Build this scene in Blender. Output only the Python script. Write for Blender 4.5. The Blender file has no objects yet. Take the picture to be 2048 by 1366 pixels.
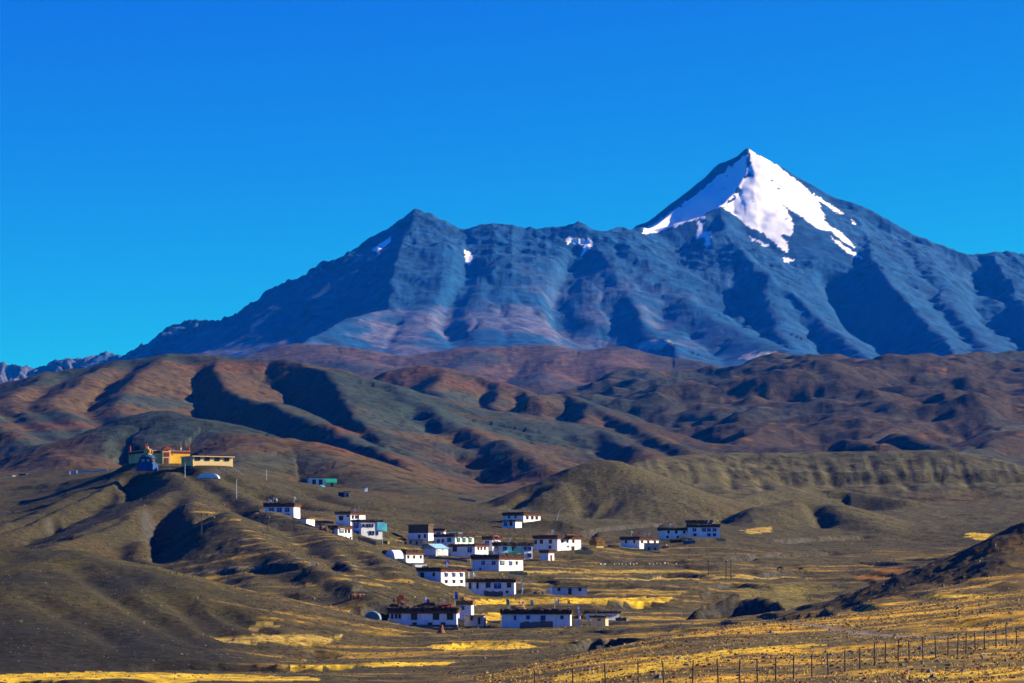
import bpy, math, random
import numpy as np
from mathutils import Vector

# ------------------------------------------------------------------ camera
F = 5800.0          # focal length in photo pixels (2048 wide)
HY = 1150.0         # eye-level row of the photo
scene = bpy.context.scene
cam_d = bpy.data.cameras.new('camera')
cam_d.sensor_width = 36.0
cam_d.lens = F / 2048.0 * 36.0
cam_d.shift_y = (HY - 683.0) / 2048.0
cam_d.clip_start = 0.5
cam_d.clip_end = 60000.0
cam = bpy.data.objects.new('camera', cam_d)
scene.collection.objects.link(cam)
cam.location = (0, 0, 0)
cam.rotation_euler = (math.radians(90), 0, 0)
scene.camera = cam

# ------------------------------------------------------------------ sky and sun
SUN_EL = math.radians(25.0)
SUN_AZ = math.radians(13.0)      # measured from +x (right) towards +y (away)
sun_dir = Vector((math.cos(SUN_EL) * math.cos(SUN_AZ), math.cos(SUN_EL) * math.sin(SUN_AZ), math.sin(SUN_EL)))
world = bpy.data.worlds.new('World')
scene.world = world
world.use_nodes = True
nt = world.node_tree
nt.nodes.clear()
sky = nt.nodes.new('ShaderNodeTexSky')
sky.sky_type = 'NISHITA'
sky.sun_disc = False
sky.sun_elevation = SUN_EL
# Nishita: rotation 0 has the sun towards +y, turning clockwise seen from above
sky.sun_rotation = math.radians(90.0) - SUN_AZ
sky.altitude = 4400.0
sky.air_density = 1.0
sky.dust_density = 0.3
sky.ozone_density = 3.0
sep = nt.nodes.new('ShaderNodeSeparateColor')
cmb = nt.nodes.new('ShaderNodeCombineColor')
def sky_channel(ch, power, gain):
    p = nt.nodes.new('ShaderNodeMath'); p.operation = 'POWER'; p.inputs[1].default_value = power
    g = nt.nodes.new('ShaderNodeMath'); g.operation = 'MULTIPLY'; g.inputs[1].default_value = gain
    nt.links.new(sep.outputs[ch], p.inputs[0]); nt.links.new(p.outputs[0], g.inputs[0]); nt.links.new(g.outputs[0], cmb.inputs[ch])
# the deep polarised blue of thin air: red all but gone, green falling off quickly towards the zenith
sky_channel(0, 1.2, 0.020)
sky_channel(1, 1.7, 0.158)
sky_channel(2, 0.25, 1.98)
cap = nt.nodes.new('ShaderNodeMath'); cap.operation = 'MINIMUM'
frac = nt.nodes.new('ShaderNodeMath'); frac.operation = 'MULTIPLY'; frac.inputs[1].default_value = 0.56
gl = cmb.inputs[1].links[0].from_socket
bl = cmb.inputs[2].links[0].from_socket
nt.links.new(bl, frac.inputs[0]); nt.links.new(gl, cap.inputs[0]); nt.links.new(frac.outputs[0], cap.inputs[1]); nt.links.new(cap.outputs[0], cmb.inputs[1])
bg = nt.nodes.new('ShaderNodeBackground')
bg.inputs['Strength'].default_value = 0.12
wo = nt.nodes.new('ShaderNodeOutputWorld')
nt.links.new(sky.outputs[0], sep.inputs[0])
nt.links.new(cmb.outputs[0], bg.inputs['Color'])
nt.links.new(bg.outputs[0], wo.inputs['Surface'])

sun_d = bpy.data.lights.new('sun', 'SUN')
sun_d.energy = 5.0
sun_d.angle = math.radians(0.5)
sun_d.color = (1.0, 0.89, 0.70)
sun = bpy.data.objects.new('sun', sun_d)
scene.collection.objects.link(sun)
sun.rotation_euler = sun_dir.to_track_quat('Z', 'Y').to_euler()

vs = scene.view_settings
vs.view_transform = 'Standard'
vs.look = 'None'
vs.exposure = 1.15
vs.gamma = 1.0
vs.use_curve_mapping = False
scene.render.engine = 'CYCLES'
scene.cycles.volume_bounces = 0
scene.cycles.use_adaptive_sampling = False
scene.cycles.use_denoising = True
scene.cycles.denoiser = 'OPENIMAGEDENOISE'
scene.cycles.denoising_input_passes = 'RGB_ALBEDO_NORMAL'
scene.cycles.denoising_prefilter = 'ACCURATE'
scene.cycles.max_bounces = 6

COL = scene.collection
rng = np.random.default_rng(7)
random.seed(7)

def P(px, py, D):
    """photo pixel at a depth in metres -> world point"""
    return np.array([(px - 1024.0) / F * D, D, (HY - py) / F * D])
# ------------------------------------------------------------------ noise
_perm = np.random.default_rng(3).permutation(512).astype(np.int32)
_ang = np.random.default_rng(5).uniform(0, 2 * np.pi, 512)
_gx = np.cos(_ang).astype(np.float32)
_gy = np.sin(_ang).astype(np.float32)

def perlin(x, y, seed=0):
    xf = np.floor(x); yf = np.floor(y)
    xi = xf.astype(np.int32); yi = yf.astype(np.int32)
    u = (x - xf).astype(np.float32); v = (y - yf).astype(np.float32)
    def h(i, j):
        return _perm[(_perm[(i + seed * 37) & 511] + j) & 511]
    a = h(xi, yi); b = h(xi + 1, yi); c = h(xi, yi + 1); d = h(xi + 1, yi + 1)
    na = _gx[a] * u + _gy[a] * v
    nb = _gx[b] * (u - 1) + _gy[b] * v
    nc = _gx[c] * u + _gy[c] * (v - 1)
    nd = _gx[d] * (u - 1) + _gy[d] * (v - 1)
    su = u * u * u * (u * (u * 6 - 15) + 10)
    sv = v * v * v * (v * (v * 6 - 15) + 10)
    return ((na + (nb - na) * su) * (1 - sv) + (nc + (nd - nc) * su) * sv) * 1.5

def fbm(x, y, lam, octs=4, gain=0.5, ridged=False, seed=0):
    r = 0; a = 1.0; tot = 0
    for o in range(octs):
        n = perlin(x / lam, y / lam, seed + o * 5)
        if ridged:
            n = 1 - 2 * np.abs(n)
        r = r + n * a; tot += a
        a *= gain; lam *= 0.5
    return r / tot

def smax(a, b, k):
    h = np.clip(0.5 + 0.5 * (a - b) / k, 0, 1)
    return b + (a - b) * h + k * h * (1 - h)

def sst(a, b, x):
    t = np.clip((x - a) / (b - a), 0, 1)
    return t * t * (3 - 2 * t)

# ------------------------------------------------------------------ valley floor: control points (px, py, D)
FLOOR = [
 # near slope with the fence (right)
 (-500,1560,60),(1024,1520,60),(2500,1500,60),
 (0,1500,160),(600,1480,160),(1200,1420,160),(1600,1385,160),(2048,1350,160),(2500,1330,160),
 (0,1440,230),(600,1425,230),(1100,1358,230),(1350,1325,235),(1600,1315,235),(2048,1288,240),(2500,1260,240),
 (1000,1345,300),(1330,1283,300),(1600,1266,300),(2048,1222,300),(2500,1180,300),
 (0,1395,320),(500,1395,320),
 # crest of the near slope, then the gully behind it
 (1250,1310,370),(1400,1262,370),(1570,1246,380),(1800,1220,390),(2048,1180,400),(2500,1120,400),
 (1150,1320,440),(1400,1290,450),(1560,1275,450),(1700,1218,450),
 # valley floor at the bottom left
 (-400,1360,400),(0,1362,400),(250,1362,400),(500,1362,400),(800,1362,400),(1000,1362,395),
 (0,1336,450),(300,1336,455),(500,1330,460),(750,1325,460),(950,1318,470),(1100,1312,480),
 (600,1300,520),(850,1295,520),(1000,1290,530),(1200,1284,530),
 (500,1280,560),(700,1272,580),(850,1268,585),(1070,1266,585),(1300,1262,580),
 # village, front row to back
 (620,1245,640),(777,1254,618),(845,1256,618),(915,1256,618),(1003,1256,618),(1070,1257,618),(1142,1254,618),(1210,1250,635),(1300,1240,650),
 (1000,1222,680),(1200,1220,690),(1320,1225,690),(1440,1228,690),(1560,1225,700),
 (882,1172,735),(980,1193,742),(1030,1190,742),(1130,1190,742),(1300,1188,750),(1450,1190,760),(1600,1200,760),
 (812,1130,800),(860,1133,815),(940,1142,830),(1000,1141,835),(1047,1138,835),(1200,1150,835),(1350,1150,840),(1500,1155,840),(1700,1165,830),
 (676,1082,890),(730,1077,912),(880,1110,888),(950,1112,898),(1000,1116,892),(1067,1118,890),(1100,1120,880),(1250,1122,890),(1450,1120,900),(1650,1128,920),
 (613,1058,920),(588,1042,940),(700,1052,930),(868,1090,930),(948,1090,930),(1000,1095,935),(1115,1103,920),(1165,1102,920),(1195,1098,930),(1278,1099,958),(1345,1092,975),
 (830,1082,962),(930,1070,985),(1040,1075,990),(1150,1080,990),(1345,1078,1000),(1408,1075,1000),(1500,1085,1000),(1700,1090,1040),(1900,1085,1050),
 (480,990,1060),(650,1020,1030),(760,1030,1040),(900,1045,1050),(1048,1046,1040),(1085,1044,1042),(1200,1062,1060),(1400,1058,1080),(1600,1072,1090),(1850,1050,1180),(2048,1030,1200),(2500,1000,1200),
 (500,955,1180),(640,974,1240),(690,996,1150),(731,983,1220),(850,1008,1200),(960,1015,1220),(1100,1030,1230),(1500,1040,1250),(1750,1025,1300),(2048,1005,1350),
 (860,996,1400),(1000,1000,1450),(1300,1010,1400),
 (0,1160,880),(180,1150,880),(300,1120,950),(330,1150,820),(450,1160,780),(560,1160,730),(650,1180,690),(-300,1150,900),
 # shelf left of the monastery
 (-300,950,1350),(20,956,1400),(180,938,1400),(300,945,1400),(500,960,1400),(700,985,1400),
 # right: valley between the dark ridge and the terrace
 (1700,1190,620),(1850,1165,700),(1900,1110,900),(2048,1090,900),(2500,1060,900),(2048,1110,700),(2048,1140,500),(1900,1150,560),
 # ground beyond
 (-500,975,2000),(300,960,1900),(800,985,1900),(1100,985,1900),(1500,1010,1800),(2048,1000,1800),(2600,980,1800),
 (-500,940,2600),(300,930,2600),(900,945,2600),(1300,930,2600),(1700,925,2600),(2048,925,2600),(2600,915,2600),
 (-500,900,3400),(300,880,3400),(900,880,3400),(1400,830,3400),(1800,825,3400),(2300,815,3400),
 (-500,870,4500),(300,850,4500),(900,830,4500),(1300,765,4500),(1500,742,4500),(1680,732,4500),(1900,720,4500),(2100,716,4500),(2600,700,4500),
 (-500,850,5500),(300,830,5500),(900,800,5500),(1400,790,5500),(2048,770,5500),(2600,750,5500),
 (-500,810,7000),(300,780,7000),(900,735,7000),(1500,738,7000),(2048,735,7000),(2600,720,7000),
 (-500,830,9500),(300,800,9500),(1000,720,9500),(1600,720,9500),(2100,720,9500),(2700,730,9500),(-500,820,8200),(400,775,8200),(1000,735,8200),(1600,735,8200),(2100,735,8200),
 (-600,850,13000),(1000,850,13000),(2700,850,13000),
]
_fp = np.array(FLOOR, dtype=np.float64)
def _uv(px, D):
    return (px - 1024.0) / 600.0, np.log(D) * 3.2
_fu, _fv = _uv(_fp[:, 0], _fp[:, 2])
def _tps(r2):
    return 0.5 * r2 * np.log(r2 + 1e-9)
_n = len(_fp)
_K = _tps((_fu[:, None] - _fu) ** 2 + (_fv[:, None] - _fv) ** 2) + np.eye(_n) * 0.002
_A = np.zeros((_n + 3, _n + 3))
_A[:_n, :_n] = _K
_A[:_n, _n:] = np.stack([np.ones(_n), _fu, _fv], 1)
_A[_n:, :_n] = _A[:_n, _n:].T
_w = np.linalg.solve(_A, np.concatenate([_fp[:, 1], np.zeros(3)])).astype(np.float32)

def floor_z(x, y):
    yc = np.maximum(y, 60.0)
    u, v = _uv(np.clip(1024.0 + x / y * F, -650, 2750), yc)
    u = u.astype(np.float32); v = v.astype(np.float32)
    py = _w[_n] + _w[_n + 1] * u + _w[_n + 2] * v
    for i in range(_n):
        r2 = (u - np.float32(_fu[i])) ** 2 + (v - np.float32(_fv[i])) ** 2 + np.float32(1e-9)
        py += (0.5 * _w[i]) * r2 * np.log(r2)
    z = (HY - py) / F * yc
    return np.where(y < 60.0, -1.7 + (z + 1.7) * y / 60.0, z)

# ------------------------------------------------------------------ ridges and spurs
# (points (px,py,D), slope left, slope right, toe slope, toe length, crest rounding, blend, flute amplitude, flute wavelength, reach)
RIDGES = []
def ridge(pts, sl, sr, toe=0.12, L=400., r=10., k=10., fa=0., fl=100., reach=1500., warp=1.0):
    RIDGES.append((np.array([P(*p) for p in pts], dtype=np.float32), sl, sr, toe, L, r, k, fa, fl, reach, warp))

# --- the mountain
M = dict(toe=0.30, L=1100., r=10., k=14., fa=7., fl=52., reach=3200., warp=1.0)
def mridge(pts, sl, sr, **kw):
    d = dict(M); d.update(kw); ridge(pts, sl, sr, **d)
mridge([(-700,800,9600),(-300,770,9500),(0,738,9400),(90,742,9400),(205,712,9400),(232,728,9400),(300,702,9400),(345,664,9300),(400,652,9300),(485,648,9200),(512,618,9200),(565,578,9200),(635,562,9200),(662,540,9200),(705,520,9200),(735,500,9200),(790,458,9300),(835,431,9300)], .8,.62, fa=26, r=5)
mridge([(835,431,9300),(880,452,9300),(940,471,9250),(980,466,9250),(1060,470,9250),(1112,468,9250),(1160,454,9250),(1200,468,9250),(1240,466,9300),(1290,463,9400)], .7,.5)
mridge([(1290,463,9400),(1330,437,9550),(1370,405,9650),(1400,372,9750),(1440,327,9800),(1478,313,9800),(1497,300,9800)], .9,.8, fa=8, r=4)
mridge([(1497,300,9800),(1540,330,9800),(1580,355,9800),(1620,380,9800),(1680,415,9800),(1720,440,9800),(1780,465,9700),(1850,490,9700),(1900,508,9700),(1960,516,9700),(2020,509,9700),(2060,515,9700),(2300,560,9700),(2800,640,9700)], .95,.74, fa=12, r=4)
# ribs and broad spurs towards the valley
mridge([(1497,300,9800),(1486,345,9690),(1468,385,9580),(1440,415,9480),(1405,432,9420),(1350,448,9400),(1290,463,9400)], .95,.62, fa=2, r=4)
mridge([(1440,415,9480),(1450,462,9280),(1500,528,9000),(1565,575,8750),(1640,640,8350),(1720,700,7900),(1770,735,7500)], .62,.55, fa=12)
mridge([(1240,466,9300),(1270,510,9050),(1325,565,8800),(1400,622,8450),(1480,662,8100),(1560,700,7750),(1640,738,7350)], .46,.50, r=40, k=40)
mridge([(1190,470,9250),(1205,515,9020),(1245,580,8650),(1290,640,8250),(1345,690,7850),(1370,730,7500)], .85,.40, r=14, k=30)
mridge([(1110,468,9250),(1070,520,8980),(1040,580,8650),(1030,640,8250),(1060,690,7800),(1090,720,7500)], .42,.55, r=70, k=60)
mridge([(985,466,9250),(985,520,8980),(965,580,8700),(955,640,8250),(965,690,7800)], .60,.40, r=50, k=60)
mridge([(835,431,9300),(815,470,9150),(802,495,9050),(792,550,8750),(780,618,8350)], 1.0,.42, r=8)
mridge([(780,618,8350),(700,637,8050),(652,664,7800),(600,690,7500),(555,712,7250)], .95,.32, r=14)
mridge([(880,500,9050),(875,560,8700),(865,630,8250),(840,690,7750)], .62,.50, r=90, k=60)
mridge([(345,664,9300),(300,712,9000),(240,745,8700)], .8,.6, fa=20)
mridge([(1735,448,9720),(1730,480,9450),(1745,520,9150),(1790,580,8750),(1860,650,8250),(1920,715,7700)], .72,.55, fa=14)
mridge([(1800,472,9700),(1850,540,9300),(1900,610,8800),(1960,680,8200),(2000,725,7700)], .52,.52, fa=10, r=25)
mridge([(1985,512,9700),(2030,590,9200),(2080,660,8500),(2120,720,7900)], .85,.55, fa=14)
mridge([(1530,545,8850),(1530,600,8500),(1555,660,8150),(1600,715,7700)], .70,.50, r=16)
# --- reddish foothills
R_ = dict(toe=0.1, L=500., r=40., k=25., fa=8., fl=120., reach=1600.)
def fridge(pts, sl, sr, **kw):
    d = dict(R_); d.update(kw); ridge(pts, sl, sr, **d)
fridge([(520,712,6400),(600,696,6400),(660,694,6350),(730,702,6300),(790,718,6200),(840,745,6000)], .35,.35)
fridge([(600,696,6400),(680,715,6100),(760,740,5800)], .35,.35)
fridge([(830,728,6300),(880,706,6250),(930,696,6200),(1010,700,6200),(1100,697,6200),(1160,703,6200),(1230,701,6150),(1310,712,6100),(1375,722,6050),(1410,742,5950)], .4,.35)
fridge([(1000,698,6200),(950,722,6000),(900,750,5700)], .6,.35)
fridge([(1230,701,6150),(1210,728,5850),(1290,745,5600),(1330,760,5400)], .4,.4)
fridge([(1100,697,6200),(1110,730,5900),(1080,765,5500)], .45,.35)
# --- middle hills
H_ = dict(toe=0.06, L=260., r=7., k=5., fa=4., fl=60., reach=900.)
def hridge(pts, sl, sr, **kw):
    d = dict(H_); d.update(kw); ridge(pts, sl, sr, **d)
# big brown hill, left
hridge([(-500,800,3300),(-150,785,3200),(0,770,3150),(100,752,3100),(170,741,3100),(240,729,3100),(335,714,3100),(450,717,3100),(540,721,3100),(600,732,3050),(680,748,3000),(760,770,2950),(830,808,2750),(900,848,2550),(1000,893,2300),(1105,944,2050)], 0.51,.40)
hridge([(440,720,3100),(436,745,2980),(452,782,2800),(492,806,2650),(545,816,2550),(600,836,2420),(690,876,2200),(790,926,1980),(890,988,1700)], 0.76,.36, r=5)
hridge([(600,732,3050),(655,752,2920),(684,778,2780),(694,812,2600),(720,850,2400),(770,890,2200)], 0.76,.30, r=5)
hridge([(330,716,3100),(300,745,2950),(255,780,2750),(235,820,2550),(245,860,2350)], 0.43,.38)
hridge([(240,729,3100),(160,768,2850),(110,800,2650),(140,845,2400),(185,895,2150),(225,925,1950)], 0.43,.40)
hridge([(100,752,3100),(20,800,2750),(60,845,2450),(130,888,2150),(205,932,1850)], 0.43,.38)
hridge([(-60,820,2600),(0,868,2200),(60,890,2050),(150,930,1850)], 0.43,.35)
# slate humps behind the monastery
hridge([(170,922,1900),(250,866,2000),(318,832,2050),(400,846,2000),(480,870,1950),(560,905,1850),(650,940,1750),(760,975,1650)], 0.51,.40, r=30)
hridge([(440,930,1650),(500,893,1750),(545,880,1800),(600,890,1780),(680,922,1700),(770,965,1600),(850,1000,1500)], 0.51,.40, r=30)
# second hill
hridge([(750,760,3700),(790,742,3700),(840,733,3700),(885,739,3700),(940,756,3650),(1000,775,3600),(1050,786,3550),(1082,805,3400),(1088,840,3200)], 0.61,.40)
hridge([(885,739,3700),(870,775,3500),(900,815,3250),(960,855,2950),(1040,890,2700)], 0.55,.40)
hridge([(1000,775,3600),(985,815,3350),(1060,850,3050),(1120,880,2800),(1195,928,2450)], 0.67,.40)
# third hill
hridge([(1075,800,3300),(1120,795,3400),(1180,812,3250),(1250,845,2950),(1310,875,2700),(1370,906,2450)], 0.73,.38)
hridge([(1180,812,3250),(1170,850,2950),(1230,885,2650),(1280,905,2450)], 0.73,.38)
# right range
hridge([(1270,774,4500),(1340,756,4500),(1400,742,4500),(1480,735,4500),(1560,746,4500),(1680,731,4500),(1780,724,4500),(1900,718,4500),(2048,716,4500),(2600,690,4500)], 0.43,.35, r=50)
hridge([(1480,735,4500),(1420,775,4150),(1380,805,3800),(1330,830,3500)], 0.55,.40)
hridge([(1680,731,4500),(1620,775,4100),(1560,815,3700),(1480,850,3300)], 0.55,.40)
hridge([(1900,718,4500),(1830,765,4100),(1720,805,3650),(1600,850,3200),(1480,885,2850)], 0.55,.40)
hridge([(2048,716,4500),(2010,770,4000),(1900,815,3550),(1790,860,3050),(1700,895,2700)], 0.61,.40)
hridge([(2300,710,4400),(2150,790,3700),(2048,840,3200),(1960,880,2800)], 0.61,.40)
hridge([(1790,866,2700),(1850,885,2550),(1900,906,2450)], 0.67,.42)
hridge([(1690,890,2600),(1760,900,2500)], 0.61,.42)
hridge([(2048,872,2700),(1990,890,2550),(1900,915,2350)], 0.61,.42)
# --- the near ground
N_ = dict(toe=0.13, L=90., r=2.5, k=1.6, fa=.8, fl=18., reach=420.)
def nridge(pts, sl, sr, **kw):
    d = dict(N_); d.update(kw); ridge(pts, sl, sr, **d)
# terrace plateau, right
nridge([(1235,940,1560),(1300,917,1600),(1380,911,1620),(1450,909,1640),(1600,906,1650),(1750,904,1650),(1900,904,1652),(1960,914,1652),(2050,944,1650),(2200,970,1650),(2600,960,1650)], 0.61,.34, r=6, L=120, fa=.5, fl=15)
nridge([(1470,1000,1290),(1530,985,1330),(1620,975,1360),(1700,985,1350),(1800,1000,1320)], 0.49,.3)
nridge([(1500,1062,1130),(1530,1015,1190),(1600,1002,1210),(1660,1010,1200),(1720,1035,1170),(1770,1062,1130)], 0.61,.35, r=14, fa=.4)
# the mound
nridge([(1160,934,1265),(1190,926,1262),(1225,924,1260),(1240,929,1262)], 0.56,.46, r=5, L=75, toe=.1, fa=.5)
nridge([(1225,925,1260),(1290,968,1235),(1360,1008,1215),(1440,1040,1195)], 0.49,.40, r=16, fa=.3)
nridge([(1195,928,1260),(1120,966,1240),(1050,1000,1225),(990,1020,1200)], 0.51,.42, r=12, fa=.3)
# knoll under the upper house
nridge([(1010,1046,1042),(1060,1042,1042),(1120,1040,1035),(1160,1056,1020),(1190,1078,1000)], 0.37,.35, r=2.5)
# hill with the monastery
nridge([(-400,1000,1300),(-100,985,1260),(0,978,1240),(120,966,1210),(200,954,1190),(250,938,1180),(300,932,1150),(380,934,1130),(440,936,1150),(480,960,1100)], 0.43,.35, r=4)
nridge([(400,942,1120),(470,988,1020),(560,1036,910),(640,1062,850),(700,1088,800),(760,1122,755),(800,1165,705)], 0.43,.4, r=3)
nridge([(250,945,1140),(180,972,1100),(60,1030,1000),(-40,1062,950),(-300,1100,900)], 0.61,.36, r=2.5)
nridge([(330,938,1130),(372,965,1060),(385,1000,980),(388,1040,900)], .40,.34, r=3)
nridge([(388,1040,900),(395,1060,865),(402,1080,830),(425,1105,790)], .85,.34, r=2)
nridge([(425,1105,790),(440,1118,770),(500,1148,720),(560,1190,660),(600,1225,620)], .34,.34, r=6)
nridge([(345,985,1020),(260,1030,920),(170,1070,850),(100,1095,800)], 0.37,.45, r=2.5)
nridge([(460,1030,860),(520,1080,780),(600,1120,720),(680,1160,670),(740,1195,640)], 0.34,.4, r=2.5)
nridge([(640,1064,850),(690,1110,760),(730,1150,700),(760,1185,665)], 0.36,.4, r=2.5)
# green hill, front left
nridge([(-400,1060,600),(-100,1085,620),(0,1096,620),(100,1106,620),(200,1127,600),(300,1163,580),(400,1208,555),(480,1255,530),(560,1296,510)], 0.61,.28, r=14, L=140, fa=.5)
nridge([(100,1106,620),(60,1180,540),(40,1260,480),(20,1320,450)], 0.30,.30, r=14, fa=.3)
nridge([(260,1148,590),(250,1220,530),(270,1290,480)], 0.30,.30, r=14, fa=.3)
# dark ridge, right
nridge([(1600,1243,500),(1650,1222,505),(1720,1192,510),(1800,1165,515),(1900,1132,520),(1980,1100,520),(2060,1066,520),(2200,1010,520),(2600,950,520)], 0.49,.25, r=5, fa=1.6, fl=10.)
nridge([(1900,1132,520),(1860,1180,480),(1800,1208,450)], 0.49,.3, r=6, fa=1.)
nridge([(2048,1070,520),(2020,1140,470),(1960,1190,430)], 0.49,.3, r=6, fa=1.)

# rock outcrops above the stream gully
nridge([(1390,1222,655),(1420,1208,662),(1465,1198,665),(1510,1193,665),(1555,1202,660),(1574,1222,652)], 1.1,1.3, toe=.35, L=22, r=.6, k=.8, fa=2.2, fl=6., reach=60)
nridge([(1338,1266,555),(1365,1254,560),(1395,1251,562),(1424,1252,560)], 1.0,1.2, toe=.35, L=15, r=.5, k=.6, fa=1.4, fl=5., reach=45)
nridge([(1110,1290,520),(1170,1277,535),(1240,1278,540),(1300,1285,530)], .5,.6, toe=.25, L=15, r=.8, k=.8, fa=.8, fl=6., reach=45)
PADS = []      # (x, y, z, radius) flattened ground under buildings

def ridge_height(x, y, z, row_d):
    wx = fbm(x, y, 140., 3, seed=11); wy = fbm(x, y, 140., 3, seed=23)
    wamp = np.interp(row_d, [100, 500, 1200, 3000, 6000, 10000], [1, 1.5, 2.5, 8, 14, 20]).astype(np.float32)[:, None]
    X = x + wx * wamp; Y = y + wy * wamp
    for pts, sl, sr, toe, L, r, k, fa, fl, reach, warp in RIDGES:
        lo = np.searchsorted(row_d, pts[:, 1].min() - reach); hi = np.searchsorted(row_d, pts[:, 1].max() + reach)
        if hi <= lo:
            continue
        xs = X[lo:hi]; ys = Y[lo:hi]
        best = None; s0 = 0.0
        for i in range(len(pts) - 1):
            ax, ay, az = pts[i]; bx, by, bz = pts[i + 1]
            dx = bx - ax; dy = by - ay; l2 = dx * dx + dy * dy; ln = math.sqrt(l2)
            qx = xs - ax; qy = ys - ay
            t = np.clip((qx * dx + qy * dy) / l2, 0, 1)
            ex = qx - t * dx; ey = qy - t * dy
            d = np.sqrt(ex * ex + ey * ey)
            # side: +1 towards +x (sun side)
            side = ex / (d + 1e-3)
            s = sl + (sr - sl) * (0.5 + 0.5 * side)
            de = np.sqrt(d * d + r * r) - r
            zz = az + (bz - az) * t - toe * de - (s - toe) * L * (1 - np.exp(-de / L)) - .6 * np.maximum(0, d - .7 * reach)
            if fa > 0:
                ss = s0 + t * ln
                if best is None:
                    best = zz; bs = ss; bd = d
                else:
                    m = zz > best
                    best = np.where(m, zz, best); bs = np.where(m, ss, bs); bd = np.where(m, d, bd)
            else:
                best = zz if best is None else np.maximum(best, zz)
            s0 += ln
        if fa > 0:
            fn = perlin(bs / fl + wx[lo:hi] * .6, bd / (fl * 6.), 31) + .5 * perlin(bs / (fl * .45) + wy[lo:hi] * .6, bd / (fl * 4.), 41)
            best = best + fa * fn * np.minimum(1, bd / (fl * .7))
        z[lo:hi] = smax(best.astype(np.float32), z[lo:hi], np.float32(k))
    return z

def height(x, y, row_d):
    """terrain height on a (rows, cols) array whose rows have one depth each"""
    x = x.astype(np.float32); y = y.astype(np.float32)
    z = floor_z(x, y).astype(np.float32)
    # terraced fields on the valley floor
    dn = fbm(x, y, 60., 3, seed=51)
    tz = (z + dn * 1.2) / 1.5
    fl_ = np.floor(tz); fr = tz - fl_
    ter = (fl_ + sst(.62, .98, fr)) * 1.5 - dn * 1.2
    tm = (sst(380, 430, y) * (1 - sst(820, 960, y)) * 0.55).astype(np.float32)
    z = z + (ter - z) * tm
    # hummocks
    px = 1024 + x / y * F
    hm = sst(2300, 2900, y) * (1 - sst(4300, 4900, y)) * sst(1000, 1200, px)
    z = z + hm * (fbm(x, y, 300., 4, seed=61) * 50 + fbm(x, y, 110., 4, seed=62) * 20)
    nm = 1 - sst(1500, 1900, y)
    z = z + nm * fbm(x, y, 45., 4, seed=71) * np.interp(y, [150, 600, 1300], [.6, 1.2, 1.3])
    z = ridge_height(x, y, z.astype(np.float32), row_d)
    # scarp along the face of the terrace plateau
    pm = sst(1380, 1440, y) * (1 - sst(1640, 1670, y)) * sst(1230, 1290, px)
    lv = 53.5 + (px - 1300) * .001 + fbm(x, y, 110., 3, seed=77) * 1.8
    tt = (z - (lv - 5)) / 10.
    z = z + pm * np.where((tt > 0) & (tt < 1), (sst(.30, .66, tt) - tt) * 6., 0)
    # erosion detail
    mm = sst(7000, 8200, y)
    if mm.max() > 0:
        lo = int(np.argmax(row_d > 6900))
        xx = x[lo:]; yy = y[lo:]; zz = z[lo:]
        rk = sst(620, 1050, zz + 120 * fbm(xx, yy, 500., 3, seed=85))
        rk = np.maximum(rk, (1 - sst(700, 900, 1024 + xx / yy * F)) * sst(8900, 9050, yy))
        rid = fbm(xx, yy, 210., 6, .55, True, seed=81)
        pxx = 1024 + xx / yy * F
        sm = 1 - .9 * sst(1270, 1310, pxx) * (1 - sst(1640, 1720, pxx)) * sst(9200, 9340, yy + (pxx - 1440) * .5) * (1 - sst(9830, 9900, yy))
        zz = zz + mm[lo:] * sm * ((rid - .1) * (2 + 17 * rk) + fbm(xx, yy, 60., 4, .6, True, seed=84) * (1 + 4 * rk) + fbm(xx, yy, 700., 3, seed=83) * 9)
        zz = zz + mm[lo:] * (1 - sst(620, 820, pxx)) * sst(8950, 9080, yy) * (fbm(xx, yy, 75., 4, .6, True, seed=86) - .1) * 22
        rk = rk * sm
        st = (zz + 0.10 * xx) / 34. + .6 * fbm(xx, yy, 420., 3, seed=88)
        fl_ = np.floor(st); fr = st - fl_
        zz = zz + rk * mm[lo:] * (sst(.35, .85, fr) - fr) * 34. * .10
        z[lo:] = zz
    md = sst(1500, 2000, y) * (1 - sst(6500, 7200, y))
    z = z + md * (fbm(x, y, 110., 5, seed=91) * 6 + fbm(x, y, 240., 4, .5, True, seed=93) * 4 + fbm(x, y, 34., 4, .55, True, seed=94) * 1.3)
    z = z + (1 - sst(1500, 2200, y)) * (fbm(x, y, 7., 3, seed=95) * np.interp(y, [150, 500, 1500], [.10, .22, .5]))
    z = z + (1 - sst(1300, 1700, y)) * sst(1060, 1300, y) * fbm(x, y, 26., 3, .5, True, seed=97) * .5
    rr_ = sst(1600, 1750, px) * sst(440, 470, y) * (1 - sst(560, 600, y))
    z = z + rr_ * fbm(x, y, 9., 4, .6, True, seed=99) * .6
    # small banks, rills and slumps in the shale
    hs_ = sst(300, 460, y) * (1 - sst(1250, 1500, y))
    q = fbm(x * 1.0, y * .5, 24., 4, .55, True, seed=201)
    z = z + hs_ * (q - .15) * np.interp(y, [300, 600, 1200], [.25, .5, .6])
    z = z + hs_ * np.maximum(0, fbm(x, y * .35, 40., 3, seed=207) - .15) * 2.0 * (1 - sst(1000, 1100, y))
    return z.astype(np.float32)

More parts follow.
